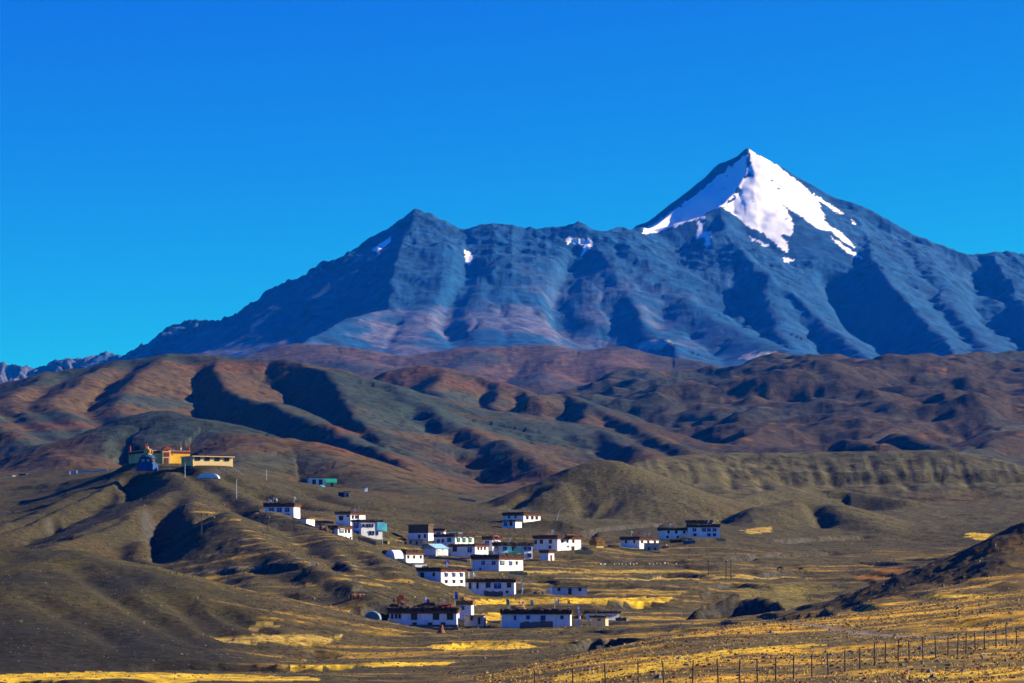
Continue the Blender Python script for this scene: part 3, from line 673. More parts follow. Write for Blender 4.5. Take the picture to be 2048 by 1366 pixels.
def colour():
    x = GX.astype(np.float32); y = GY.astype(np.float32); z = GZ
    px = 1024 + x / y * F
    n1 = fbm(x, y, 90., 4, seed=101); n2 = fbm(x, y, 22., 4, seed=111); n3 = fbm(x, y, 420., 4, seed=121)
    n4 = fbm(x, y, 6., 3, seed=131)
    # slope from the grid
    gy_ = np.gradient(z, axis=0) / np.gradient(y, axis=0)
    gx_ = np.gradient(z, axis=1) / np.gradient(x, axis=1)
    slope = np.sqrt(gx_ ** 2 + gy_ ** 2)
    c = np.zeros(z.shape + (3,), np.float32)
    c[:] = (0.155, 0.138, 0.088)
    # near hillsides: olive grey with browner and darker drifts
    c = mixc(c, (0.185, 0.140, 0.085), sst(.0, .5, n1))
    c = mixc(c, (0.085, 0.080, 0.062), sst(.05, .55, n2 - .3 * n1) * .75)
    c = mixc(c, (0.24, 0.20, 0.085), sst(.2, .6, n4 + .4 * n2) * .4 * (1 - sst(1000, 1300, y)))
    # green tint of the hill at the front left
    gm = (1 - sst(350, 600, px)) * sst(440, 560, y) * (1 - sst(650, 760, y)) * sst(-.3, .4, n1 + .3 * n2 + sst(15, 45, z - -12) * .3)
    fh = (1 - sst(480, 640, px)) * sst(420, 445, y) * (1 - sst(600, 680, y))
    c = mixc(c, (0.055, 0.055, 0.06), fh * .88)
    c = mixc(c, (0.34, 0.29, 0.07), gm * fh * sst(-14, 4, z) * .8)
    # plateau and mound
    pm = sst(1080, 1200, y) * (1 - sst(1700, 1900, y)) * sst(900, 1100, px)
    c = mixc(c, (0.225, 0.205, 0.15), pm * .8)
    c = mixc(c, (0.20, 0.12, 0.07), pm * sst(.1, .5, n1) * .6)
    # near slope (right, with fence): ochre scrub on brown earth
    fm = sst(700, 1250, px + (y - 300) * .9) * (1 - sst(430, 520, y - (px - 1500) * .12))
    och = sst(-.12, .28, .35 * n4 + .4 * n2 + .9 * fbm(x * .25, y, 10., 4, seed=143))
    c = mixc(c, (0.42, 0.32, 0.17), fm)
    c = mixc(c, (2.2, 1.3, 0.14), fm * och * .9)
    c = mixc(c, (0.10, 0.06, 0.03), fm * sst(.10, .45, fbm(x * .3, y, 7., 4, seed=147) + .3 * n4) * .6)
    # dark ridge on the right
    dm = sst(1560, 1700, px) * sst(430, 470, y) * (1 - sst(560, 620, y))
    c = mixc(c, (0.12, 0.095, 0.075), dm * .85)
    c = mixc(c, (0.55, 0.28, 0.08), dm * sst(.1, .5, n2 + .3 * n4) * .7)
    # valley floor: straw and stubble strips that follow the contours
    band = fbm(x * .16, y + z * 3., 9., 4, seed=141)
    vm = sst(390, 430, y) * (1 - sst(930, 1020, y)) * sst(420, 620, px + (y - 450) * .5) * (1 - fm) * (1 - dm) * (1 - sst(.18, .4, slope))
    c = mixc(c, (0.30, 0.24, 0.13), vm * .5)
    c = mixc(c, (1.15, 0.74, 0.14), vm * sst(.12, .36, band) * .85)
    c = mixc(c, (0.06, 0.055, 0.05), vm * sst(.12, .36, -band) * .8)
    vr = sst(600, 700, y) * (1 - sst(1150, 1300, y)) * sst(1400, 1650, px) * (1 - dm)
    c = mixc(c, (0.34, 0.23, 0.05), vr * sst(.1, .5, band + .4 * n2) * .7)
    # middle hills
    mh = sst(1560, 1800, y)
    hc = np.zeros_like(c); hc[:] = (0.215, 0.135, 0.075)
    hc = mixc(hc, (0.065, 0.105, 0.105), sst(-.16, .10, n3 + .2 * n1 - .06))
    hc = mixc(hc, (0.23, 0.095, 0.060), sst(.1, .4, fbm(x, y, 500., 3, seed=151)) * (1 - sst(900, 1200, px)) * .8)
    hc = mixc(hc, (0.26, 0.165, 0.08), sst(.15, .5, n1 + .3 * n2) * .5)
    hc = mixc(hc, (0.07, 0.05, 0.045), sst(.1, .45, n2 - .2 * n1) * .6)
    # slate outcrops and rust-red slopes where they lie on the hills
    for (qx, qy, rx, ry, col) in ((850, 850, 150, 42, 's'), (960, 895, 90, 26, 's'), (560, 925, 120, 34, 's'), (330, 872, 110, 24, 's'), (40, 890, 80, 24, 's'), (1200, 865, 90, 34, 's'), (300, 800, 90, 22, 's'), (900, 790, 60, 20, 's'),
                                  (640, 860, 110, 22, 'r'), (90, 850, 110, 22, 'r'), (480, 735, 120, 16, 'r'), (960, 770, 90, 16, 'r'), (760, 920, 90, 20, 'r'), (1010, 960, 70, 16, 'r')):
        w = hit(qx, qy, 1450, 4800)
        d = ((x - w[0]) / (rx / F * w[1])) ** 2 + ((z - w[2]) / (ry / F * w[1])) ** 2
        m = (1 - sst(.35, 1.3, d + n1 * .7 + n2 * .4)) * (np.abs(y - w[1]) < 600)
        hc = mixc(hc, (0.075, 0.125, 0.135) if col == 's' else (0.26, 0.115, 0.062), m * .8)
    rr = sst(1050, 1350, px) * sst(2200, 2600, y)
    rc = np.zeros_like(c); rc[:] = (0.105, 0.070, 0.055)
    rc = mixc(rc, (0.075, 0.085, 0.085), sst(-.1, .3, n3))
    rc = mixc(rc, (0.50, 0.23, 0.06), sst(.08, .45, n1 * .7 + n2 * .6 - slope * .3) * .8)
    rc = mixc(rc, (0.22, 0.15, 0.10), sst(.2, .5, fbm(x, y, 180., 3, seed=161)) * .6)
    hc = hc + (rc - hc) * rr[..., None]
    c = c + (hc - c) * mh[..., None]
    # reddish foothills
    ff = sst(5000, 5400, y) * (1 - sst(6600, 7000, y))
    c = mixc(c, (0.34, 0.135, 0.075), ff * sst(-.5, .1, n3 + .4 * n1))
    c = mixc(c, (0.10, 0.11, 0.11), ff * sst(.05, .35, fbm(x, y, 380., 4, seed=171)) * .8)
    # the mountain: grey rock above, brown scree below
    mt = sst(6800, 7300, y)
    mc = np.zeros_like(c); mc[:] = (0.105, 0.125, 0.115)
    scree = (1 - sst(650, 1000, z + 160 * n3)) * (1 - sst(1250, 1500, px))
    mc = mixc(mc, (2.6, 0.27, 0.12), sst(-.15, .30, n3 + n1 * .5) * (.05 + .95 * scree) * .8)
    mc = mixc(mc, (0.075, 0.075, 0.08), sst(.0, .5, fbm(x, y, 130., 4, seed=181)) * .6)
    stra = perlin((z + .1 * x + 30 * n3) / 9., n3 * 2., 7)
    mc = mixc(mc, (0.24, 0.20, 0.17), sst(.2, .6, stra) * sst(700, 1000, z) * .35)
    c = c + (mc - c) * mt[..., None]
    # colour of each zone, as a whole: olive shale near, dark slate hills, haze blue put into the mountain's rock colour
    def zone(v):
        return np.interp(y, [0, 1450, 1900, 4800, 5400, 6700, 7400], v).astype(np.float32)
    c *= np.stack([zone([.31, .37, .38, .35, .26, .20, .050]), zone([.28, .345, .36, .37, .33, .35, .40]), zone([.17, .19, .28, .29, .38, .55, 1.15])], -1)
    # snow: plan outlines on the upper face
    snow = np.zeros(z.shape, bool)
    ex = x + n2 * 8; ey = y + fbm(x * 2.2, y, 45., 5, .65, seed=191) * 26
    for pl in SNOW:
        snow |= poly_mask([tuple(hit(a, b, 8300)[:2]) for a, b in dense(pl)], ex, ey) & (y > 8300)
    snow &= ~((stra > .5) & (n2 > .3))
    c[snow] = (0.90, 0.86, 0.78)
    # pale outcrops at the mountain's foot
    for (qx, qy, rx, ry) in ((1305, 690, 32, 13), (1525, 712, 42, 11)):
        w = hit(qx, qy, 6800)
        d = ((x - w[0]) / (rx / F * w[1])) ** 2 + ((z - w[2]) / (ry / F * w[1])) ** 2
        m = (1 - sst(.4, 1.2, d + n2 * 1.3)) * (np.abs(y - w[1]) < 500)
        c = mixc(c, (0.52, 0.46, 0.38), m * .8)
    # bare rock where the near ground is too steep for soil
    c = mixc(c, (0.055, 0.05, 0.042), sst(.55, .85, slope) * (1 - sst(1200, 1350, y)) * .85)
    # fields and meadows: plan outlines
    for pts, col, soft in FIELDS:
        pg = [tuple(hit(*p)[:2]) for p in dense(pts, 4)]
        ys_ = [p[1] for p in pg]
        lo, hi = np.searchsorted(ROWS, [min(ys_) - 25, max(ys_) + 25])
        sx = x[lo:hi] + n2[lo:hi] * soft * 3; sy = y[lo:hi] + n1[lo:hi] * soft * 4 + n4[lo:hi] * soft * 2
        m = poly_mask(pg, sx, sy).astype(np.float32)
        m *= .5 + .5 * sst(-.45, .25, n4[lo:hi] + .6 * n2[lo:hi] + .8 * fbm(x[lo:hi] * .2, y[lo:hi], 6., 3, seed=145))
        c[lo:hi] = mixc(c[lo:hi], col, m)
    # footpaths and tracks
    for pts, wd, col in TRACKS:
        pg = [hit(*p)[:2] for p in pts]
        for (a, b) in zip(pg[:-1], pg[1:]):
            lo, hi = np.searchsorted(ROWS, [min(a[1], b[1]) - 8, max(a[1], b[1]) + 8])
            dx, dy = b - a; l2 = dx * dx + dy * dy
            qx = x[lo:hi] - a[0]; qy = y[lo:hi] - a[1]
            t = np.clip((qx * dx + qy * dy) / l2, 0, 1)
            d = np.hypot(qx - t * dx, qy - t * dy) + n4[lo:hi] * wd * .5
            c[lo:hi] = mixc(c[lo:hi], col, (1 - sst(wd * .5, wd * 1.1, d)) * .8)
    return np.clip(c, 0.004, 0.95), snow

SNOW = [
 # bright snowfield right of the rib
 [(1497,296),(1519,306),(1546,325),(1557,332),(1582,352),(1607,370),(1624,388),(1640,406),(1640,418),(1650,430),(1648,440),(1665,455),(1680,462),(1700,482),(1713,499),(1690,485),(1660,462),(1640,460),(1625,450),(1605,435),(1580,420),(1565,408),(1558,400),(1570,412),(1580,432),(1587,450),(1586,468),(1560,472),(1574,482),(1577,508),(1560,495),(1540,478),(1520,462),(1505,458),(1480,440),(1458,422),(1447,414),(1460,405),(1473,395),(1466,390),(1485,380),(1472,368),(1474,358),(1490,356),(1506,350),(1497,338),(1502,325)],
 # snow on the shaded west side
 [(1496,310),(1492,330),(1500,345),(1478,360),(1472,378),(1468,392),(1447,413),(1420,422),(1395,435),(1360,450),(1320,463),(1285,468),(1288,458),(1310,446),(1350,419),(1385,395),(1410,375),(1440,350),(1470,326),(1486,310)],
 [(1357,450),(1385,432),(1418,420),(1408,431),(1416,441),(1400,437),(1375,441)],
 [(1393,440),(1410,448),(1402,463),(1424,462),(1418,490),(1408,492),(1412,475),(1392,475),(1396,455)],
 [(1627,386),(1650,402),(1675,418),(1690,430),(1672,425),(1650,410),(1632,399)],
 [(1700,437),(1717,452),(1706,448)],
 [(1660,472),(1690,492),(1710,506),(1727,518),(1700,509),(1676,490)],
 [(1500,474),(1520,482),(1538,490),(1530,494),(1505,482)],
 [(1132,475),(1186,480),(1184,492),(1165,512),(1160,510),(1170,490),(1134,484)],
 [(928,500),(942,504),(944,520),(938,532),(932,520)],
 [(742,500),(765,485),(785,470),(775,490),(755,503)],
 [(1565,517),(1588,516),(1580,524),(1570,526)],
]
Y1 = (0.74, 0.46, 0.025); Y2 = (0.42, 0.28, 0.05); OR = (0.30, 0.12, 0.012); GR = (0.17, 0.13, 0.03)
FIELDS = [
 ([(-40,1350,380),(200,1344,380),(470,1350,380),(640,1356,380),(640,1362,380),(-40,1361,380)], Y1, 1.0),
 ([(600,1334,380),(760,1325,380),(920,1323,380),(900,1330,380),(700,1338,380),(560,1343,380)], Y1, .6),
 ([(850,1292,380),(930,1284,380),(1035,1284,380),(1075,1294,380),(1000,1300,380),(890,1300,380)], Y1, .6),
 ([(415,1268,380),(560,1266,380),(700,1272,380),(650,1284,380),(480,1282,380)], Y2, 1.5),
 ([(480,1245,380),(530,1235,380),(560,1250,380),(500,1255,380)], Y2, 2.),
 ([(945,1198,600),(1040,1197,600),(1200,1196,600),(1340,1192,600),(1330,1204,600),(1150,1207,600),(950,1210,600)], Y1, 1.),
 ([(965,1228,600),(1003,1226,600),(1003,1240,600),(970,1243,600)], Y1, .5),
 ([(1050,1142,600),(1300,1140,600),(1420,1142,600),(1300,1146,600),(1050,1147,600)], Y2, .7),
 ([(1100,1156,600),(1400,1155,600),(1650,1152,600),(1500,1159,600),(1200,1160,600)], Y2, .8),
 ([(1715,1150,600),(1760,1134,600),(1840,1132,600),(1850,1142,600),(1780,1158,600),(1725,1165,600)], OR, 4.),
 ([(1480,1180,600),(1560,1165,600),(1700,1172,600),(1700,1195,600),(1600,1215,600),(1500,1195,600)], GR, 3.),
 ([(1940,1065,600),(1985,1068,600),(1970,1082,600),(1935,1080,600)], Y1, 2.),
 ([(1830,1192,300),(1900,1188,300),(2000,1190,300),(1960,1197,300),(1840,1197,300)], Y1, .5),
 ([(1480,1060,900),(1540,1052,900),(1550,1064,900),(1500,1068,900)], Y2, 1.),
 ([(1070,1358,180),(1230,1340,180),(1330,1320,180),(1450,1300,180),(1600,1288,180),(1650,1290,180),(1480,1310,180),(1350,1335,180),(1200,1362,180)], Y1, .8),
 ([(1800,1352,150),(1950,1340,150),(2060,1332,150),(2060,1345,150),(1900,1358,150)], Y1, .8),
 ([(980,912,1900),(1010,908,1900),(1012,916,1900),(985,918,1900)], Y2, 1.),
]
TRACKS = [
 ([(1590,1246,200),(1650,1254,200),(1720,1266,200),(1800,1272,200),(1900,1275,200)], 1.1, (0.22,0.18,0.13)),
 ([(380,1148,400),(520,1134,400),(640,1130,400),(720,1134,400)], 1.0, (0.26,0.20,0.11)),
]

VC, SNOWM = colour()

# ------------------------------------------------------------------ ground materials and meshes
def ground_material(name, sc, bump, rough=0.95, spk=0.):
    m = bpy.data.materials.new(name); m.use_nodes = True
    t = m.node_tree; b = t.nodes['Principled BSDF']
    b.inputs['Roughness'].default_value = rough
    b.inputs['Specular IOR Level'].default_value = 0.1
    at = t.nodes.new('ShaderNodeAttribute'); at.attribute_name = 'soil'
    co = t.nodes.new('ShaderNodeTexCoord')
    n = t.nodes.new('ShaderNodeTexNoise'); n.inputs['Scale'].default_value = sc; n.inputs['Detail'].default_value = 6; n.inputs['Roughness'].default_value = .68
    r = t.nodes.new('ShaderNodeMapRange'); r.inputs['From Min'].default_value = .3; r.inputs['From Max'].default_value = .7
    r.inputs['To Min'].default_value = .38; r.inputs['To Max'].default_value = 1.55
    mx = t.nodes.new('ShaderNodeVectorMath'); mx.operation = 'SCALE'
    bp = t.nodes.new('ShaderNodeBump'); bp.inputs['Strength'].default_value = .8; bp.inputs['Distance'].default_value = bump
    L = t.links.new
    L(co.outputs['Object'], n.inputs['Vector']); L(n.outputs[0], r.inputs['Value'])
    # snow (alpha 0) stays smooth: no soil mottling, hardly any relief
    ml = t.nodes.new('ShaderNodeMix'); ml.inputs[2].default_value = 1.0
    L(at.outputs['Alpha'], ml.inputs[0]); L(r.outputs[0], ml.inputs[3])
    st = t.nodes.new('ShaderNodeMapRange'); st.inputs['To Min'].default_value = .12; st.inputs['To Max'].default_value = .8
    L(at.outputs['Alpha'], st.inputs['Value']); L(st.outputs[0], bp.inputs['Strength'])
    L(at.outputs['Color'], mx.inputs[0]); L(ml.outputs[0], mx.inputs['Scale'])
    src = mx.outputs[0]
    if spk:
        n2 = t.nodes.new('ShaderNodeTexNoise'); n2.inputs['Scale'].default_value = spk; n2.inputs['Detail'].default_value = 3
        r2 = t.nodes.new('ShaderNodeMapRange'); r2.inputs['From Min'].default_value = .54; r2.inputs['From Max'].default_value = .64
        r2.inputs['To Min'].default_value = 1.; r2.inputs['To Max'].default_value = .42
        m2 = t.nodes.new('ShaderNodeVectorMath'); m2.operation = 'SCALE'
        L(co.outputs['Object'], n2.inputs['Vector']); L(n2.outputs[0], r2.inputs['Value'])
        L(src, m2.inputs[0]); L(r2.outputs[0], m2.inputs['Scale']); src = m2.outputs[0]
    L(src, b.inputs['Base Color'])
    L(n.outputs[0], bp.inputs['Height']); L(bp.outputs[0], b.inputs['Normal'])
    return m

def ground_object(name, r0, r1, mat):
    nr = r1 - r0; nc = len(COLS)
    co = np.stack([GX[r0:r1], GY[r0:r1], GZ[r0:r1]], -1).reshape(-1, 3).astype(np.float32)
    i = np.arange(nr - 1)[:, None] * nc + np.arange(nc - 1)[None, :]
    q = np.stack([i, i + 1, i + nc + 1, i + nc], -1).reshape(-1, 4).astype(np.int32)
    me = bpy.data.meshes.new(name)
    me.vertices.add(len(co)); me.vertices.foreach_set('co', co.ravel())
    me.loops.add(q.size); me.loops.foreach_set('vertex_index', q.ravel())
    me.polygons.add(len(q)); me.polygons.foreach_set('loop_start', np.arange(0, q.size, 4, dtype=np.int32))
    me.polygons.foreach_set('use_smooth', np.ones(len(q), bool))
    me.update(calc_edges=True)
    a = me.color_attributes.new('soil', 'FLOAT_COLOR', 'POINT')  # whole ground colour, with the haze blue put into the mountain
    cc = np.ones((len(co), 4), np.float32); cc[:, :3] = VC[r0:r1].reshape(-1, 3); cc[:, 3] = 1 - SNOWM[r0:r1].ravel()
    a.data.foreach_set('color', cc.ravel())
    me.materials.append(mat)
    o = bpy.data.objects.new(name, me); COL.objects.link(o); o['kind'] = 'structure'
    return o

i1 = int(np.searchsorted(ROWS, 1340)); i2 = int(np.searchsorted(ROWS, 5000)); i3 = int(np.searchsorted(ROWS, 7000))
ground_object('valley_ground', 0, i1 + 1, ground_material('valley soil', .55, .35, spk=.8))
ground_object('hills', i1, i2 + 1, ground_material('hill soil', .09, 1.8, spk=.16))
ground_object('foothills', i2, i3 + 1, ground_material('foothill soil', .04, 4., spk=.06))
ground_object('mountain', i3, len(ROWS), ground_material('mountain rock', .03, 5.))
# the ground under and behind the viewer
me = bpy.data.meshes.new('rear_ground')
zb = float(GZ[0].mean())
xe = float(abs(GX[0]).max())
me.from_pydata([(-900, -700, zb), (900, -700, zb), (900, 12, zb), (-900, 12, zb)], [], [(0, 1, 2, 3)])
ca = me.color_attributes.new('soil', 'FLOAT_COLOR', 'POINT')
for d in ca.data: d.color = (.17, .13, .08, 1)
me.materials.append(bpy.data.materials['valley soil'])
o = bpy.data.objects.new('rear_ground', me); COL.objects.link(o); o['kind'] = 'structure'

# ------------------------------------------------------------------ air
hz = bpy.data.materials.new('haze'); hz.use_nodes = True
t = hz.node_tree; t.nodes.clear()
ou = t.nodes.new('ShaderNodeOutputMaterial'); pv = t.nodes.new('ShaderNodeVolumePrincipled')
pv.inputs['Color'].default_value = (0.005, 0.24, 1.0, 1)
pv.inputs['Density'].default_value = 2.3e-5
pv.inputs['Absorption Color'].default_value = (1, 1, 1, 1)
pv.inputs['Anisotropy'].default_value = 0.0
t.links.new(pv.outputs[0], ou.inputs['Volume'])
bx0, bx1 = float(GX.min()) - 50, float(GX.max()) + 50
z0, z1 = float(GZ.min()) - 1.0, float(GZ.max()) + 20.0
v = [(x, y, z) for x in (bx0, bx1) for y in (-750, 13100) for z in (z0, z1)]
f = [(0, 1, 3, 2), (4, 6, 7, 5), (0, 4, 5, 1), (2, 3, 7, 6), (0, 2, 6, 4), (1, 5, 7, 3)]
me = bpy.data.meshes.new('haze'); me.from_pydata(v, [], f); me.materials.append(hz)
o = bpy.data.objects.new('haze', me); COL.objects.link(o); o['kind'] = 'stuff'
# ------------------------------------------------------------------ object helpers
MATS = {}
def mat(name, col, col2=None, scale=2.0, rough=.85, bump=0., spec=.15, lo=.35, hi=.65, emit=None):
    if name in MATS:
        return MATS[name]
    m = bpy.data.materials.new(name); m.use_nodes = True
    t = m.node_tree; b = t.nodes['Principled BSDF']; L = t.links.new
    b.inputs['Roughness'].default_value = rough; b.inputs['Specular IOR Level'].default_value = spec
    co = t.nodes.new('ShaderNodeTexCoord'); n = t.nodes.new('ShaderNodeTexNoise')
    n.inputs['Scale'].default_value = scale; n.inputs['Detail'].default_value = 5; n.inputs['Roughness'].default_value = .65
    r = t.nodes.new('ShaderNodeValToRGB')
    c2 = col2 if col2 else tuple(v * .72 for v in col)
    r.color_ramp.elements[0].position = lo; r.color_ramp.elements[0].color = (*c2, 1)
    r.color_ramp.elements[1].position = hi; r.color_ramp.elements[1].color = (*col, 1)
    L(co.outputs['Object'], n.inputs['Vector']); L(n.outputs[0], r.inputs[0]); L(r.outputs[0], b.inputs['Base Color'])
    if bump:
        bp = t.nodes.new('ShaderNodeBump'); bp.inputs['Distance'].default_value = bump; bp.inputs['Strength'].default_value = .8
        L(n.outputs[0], bp.inputs['Height']); L(bp.outputs[0], b.inputs['Normal'])
    MATS[name] = m
    return m

def wall_material(name, col, stain):
    """plaster or limewash with rain streaks and splash dirt of its own shape"""
    if name in MATS:
        return MATS[name]
    m = bpy.data.materials.new(name); m.use_nodes = True
    t = m.node_tree; b = t.nodes['Principled BSDF']; L = t.links.new
    b.inputs['Roughness'].default_value = .9; b.inputs['Specular IOR Level'].default_value = .1
    co = t.nodes.new('ShaderNodeTexCoord'); mp = t.nodes.new('ShaderNodeMapping'); mp.inputs['Scale'].default_value = (1.3, 1.3, .3)
    n = t.nodes.new('ShaderNodeTexNoise'); n.inputs['Scale'].default_value = 1.4; n.inputs['Detail'].default_value = 6; n.inputs['Roughness'].default_value = .7
    r = t.nodes.new('ShaderNodeMapRange'); r.inputs['From Min'].default_value = .48; r.inputs['From Max'].default_value = .82
    n2 = t.nodes.new('ShaderNodeTexNoise'); n2.inputs['Scale'].default_value = .7; n2.inputs['Detail'].default_value = 4
    r2 = t.nodes.new('ShaderNodeMapRange'); r2.inputs['From Min'].default_value = .6; r2.inputs['From Max'].default_value = .75; r2.inputs['To Max'].default_value = .5
    a = t.nodes.new('ShaderNodeMath'); a.operation = 'MAXIMUM'
    mx = t.nodes.new('ShaderNodeMix'); mx.data_type = 'RGBA'
    mx.inputs[6].default_value = (*col, 1); mx.inputs[7].default_value = (*stain, 1)
    bp = t.nodes.new('ShaderNodeBump'); bp.inputs['Distance'].default_value = .06; bp.inputs['Strength'].default_value = .6
    L(co.outputs['Object'], mp.inputs[0]); L(mp.outputs[0], n.inputs['Vector']); L(n.outputs[0], r.inputs[0])
    L(co.outputs['Object'], n2.inputs['Vector']); L(n2.outputs[0], r2.inputs[0])
    L(r.outputs[0], a.inputs[0]); L(r2.outputs[0], a.inputs[1]); L(a.outputs[0], mx.inputs[0])
    L(mx.outputs[2], b.inputs['Base Color']); L(n.outputs[0], bp.inputs['Height']); L(bp.outputs[0], b.inputs['Normal'])
    MATS[name] = m
    return m

WALLS = {
 'whitewash': ((.84, .84, .79), (.46, .40, .31)),
 'greyplaster': ((.42, .40, .36), (.24, .22, .19)),
 'tan': ((.50, .42, .28), (.32, .25, .15)),
 'paleblue': ((.42, .56, .66), (.35, .38, .36)),
 'concrete': ((.36, .36, .33), (.26, .25, .22)),
 'mudyellow': ((.50, .36, .10), (.30, .20, .07)),
 'yellow': ((.86, .53, .17), (.72, .42, .13)),
 'creamyellow': ((.82, .58, .25), (.68, .46, .18)),
 'darkblue': ((.03, .06, .13), (.02, .03, .06)),
 'darkwood': ((.05, .035, .025), (.025, .018, .014)),
}
def wmat(k):
    return wall_material('wall ' + k, *WALLS[k])
M_BRUSH = mat('brushwood', (.085, .052, .034), (.022, .014, .011), 4., .95, .12)
M_STRAW = mat('straw', (.34, .19, .05), (.10, .055, .02), 3., .95, .1)
M_RED = mat('oxide red', (.30, .035, .018), (.17, .022, .014), 3.)
M_MUD = mat('mud roof', (.20, .15, .09), (.12, .09, .06), 2., .95, .05)
M_BLACK = mat('black paint', (.014, .014, .018), (.008, .008, .01), 3., .6)
M_GLASS = mat('dark pane', (.012, .016, .024), (.008, .01, .014), 1., .25, spec=.4)
M_BLUE = mat('blue paint', (.018, .055, .42), (.012, .035, .28), 2., .5, spec=.3)
M_TEAL = mat('teal paint', (.05, .22, .30), (.02, .11, .18), 2., .5)
M_GREEN = mat('green paint', (.012, .26, .17), (.01, .14, .09), 2., .5)
M_BROWN = mat('brown paint', (.20, .06, .03), (.12, .035, .02), 2., .6)
M_WHITE = mat('white paint', (.80, .80, .78), (.62, .62, .60), 2., .7)
M_WOOD = mat('weathered wood', (.10, .075, .055), (.05, .038, .03), 5., .9, .01)
M_STEEL = mat('galvanised steel', (.55, .56, .56), (.40, .41, .42), 4., .5)
M_STONE = mat('field stone', (.22, .18, .13), (.10, .085, .065), 1.6, .95, .15)
PANE = {'b': M_BLUE, 'k': M_GLASS, 't': M_TEAL, 'g': M_GREEN, 'd': M_BROWN}

class MB:
    def __init__(self):
        self.v = []; self.f = []
    def box(self, x0, x1, y0, y1, z0, z1, tx=0., ty=0.):
        n = len(self.v)
        self.v += [(x0, y0, z0), (x1, y0, z0), (x1, y1, z0), (x0, y1, z0), (x0 + tx, y0 + ty, z1), (x1 - tx, y0 + ty, z1), (x1 - tx, y1 - ty, z1), (x0 + tx, y1 - ty, z1)]
        self.f += [tuple(n + i for i in q) for q in ((3, 2, 1, 0), (4, 5, 6, 7), (0, 1, 5, 4), (1, 2, 6, 5), (2, 3, 7, 6), (3, 0, 4, 7))]
        return self
    def tube(self, p0, p1, r0, r1=None, n=8):
        r1 = r0 if r1 is None else r1
        a = Vector(p0); b = Vector(p1); d = (b - a).normalized()
        u = d.orthogonal().normalized(); w = d.cross(u)
        k = len(self.v)
        for p, r in ((a, r0), (b, r1)):
            for i in range(n):
                an = 2 * math.pi * i / n
                self.v.append(tuple(p + u * (r * math.cos(an)) + w * (r * math.sin(an))))
        for i in range(n):
            j = (i + 1) % n
            self.f.append((k + i, k + j, k + n + j, k + n + i))
        self.f.append(tuple(k + i for i in reversed(range(n)))); self.f.append(tuple(k + n + i for i in range(n)))
        return self
    def lumpy(self, x0, x1, y0, y1, z0, z1, step=.45, jit=.16, seed=0):
        """a heap of brushwood or straw: a box whose skin is broken up"""
        rr = random.Random(seed)
        nx = max(2, int((x1 - x0) / step)); ny = max(2, int((y1 - y0) / step)); nz = 3
        idx = {}
        def vert(i, j, k):
            q = (i, j, k)
            if q not in idx:
                x = x0 + (x1 - x0) * i / nx; y = y0 + (y1 - y0) * j / ny; z = z0 + (z1 - z0) * k / nz
                e = 1. if k else .4
                x += rr.uniform(-jit, jit) * e; y += rr.uniform(-jit, jit) * e
                z += rr.uniform(-jit, jit) * (1.3 if k == nz else .35 if k else .25)
                if k == nz and (i in (0, nx) or j in (0, ny)):
                    z -= jit * .8
                idx[q] = len(self.v); self.v.append((x, y, z))
            return idx[q]
        for i in range(nx):
            for j in range(ny):
                self.f.append((vert(i, j, nz), vert(i + 1, j, nz), vert(i + 1, j + 1, nz), vert(i, j + 1, nz)))
                self.f.append((vert(i, j + 1, 0), vert(i + 1, j + 1, 0), vert(i + 1, j, 0), vert(i, j, 0)))
        for k in range(nz):
            for i in range(nx):
                self.f.append((vert(i, 0, k), vert(i + 1, 0, k), vert(i + 1, 0, k + 1), vert(i, 0, k + 1)))
                self.f.append((vert(i + 1, ny, k), vert(i, ny, k), vert(i, ny, k + 1), vert(i + 1, ny, k + 1)))
            for j in range(ny):
                self.f.append((vert(0, j + 1, k), vert(0, j, k), vert(0, j, k + 1), vert(0, j + 1, k + 1)))
                self.f.append((vert(nx, j, k), vert(nx, j + 1, k), vert(nx, j + 1, k + 1), vert(nx, j, k + 1)))
        return self
    def dome(self, cx, cy, z, rx, ry, rz, jit=.12, seed=0, nu=14, nv=6):
        rr = random.Random(seed); k = len(self.v)
        for j in range(nv):
            an = math.pi / 2 * j / nv
            for i in range(nu):
                b = 2 * math.pi * i / nu; q = 1 + rr.uniform(-jit, jit)
                self.v.append((cx + rx * math.cos(an) * math.cos(b) * q, cy + ry * math.cos(an) * math.sin(b) * q, z + rz * math.sin(an) * q))
        self.v.append((cx, cy, z + rz))
        for j in range(nv - 1):
            for i in range(nu):
                i2 = (i + 1) % nu
                self.f.append((k + j * nu + i, k + j * nu + i2, k + (j + 1) * nu + i2, k + (j + 1) * nu + i))
        for i in range(nu):
            self.f.append((k + (nv - 1) * nu + i, k + (nv - 1) * nu + (i + 1) % nu, k + nv * nu))
        self.f.append(tuple(k + i for i in reversed(range(nu))))
        return self
    def build(self, name, m, parent=None, smooth=False):
        me = bpy.data.meshes.new(name); me.from_pydata(self.v, [], self.f); me.materials.append(m)
        if smooth:
            me.polygons.foreach_set('use_smooth', [True] * len(me.polygons))
        me.update()
        o = bpy.data.objects.new(name, me); COL.objects.link(o)
        if parent:
            o.parent = parent
        return o

def tag(o, label, cat, group=None):
    o['label'] = label; o['category'] = cat
    if group:
        o['group'] = group
    return o
def thing(name, label, cat, loc, rz=0., group=None):
    o = bpy.data.objects.new(name, None); COL.objects.link(o); o.empty_display_size = .5
    o.location = loc; o.rotation_euler = (0, 0, rz)
    return tag(o, label, cat, group)

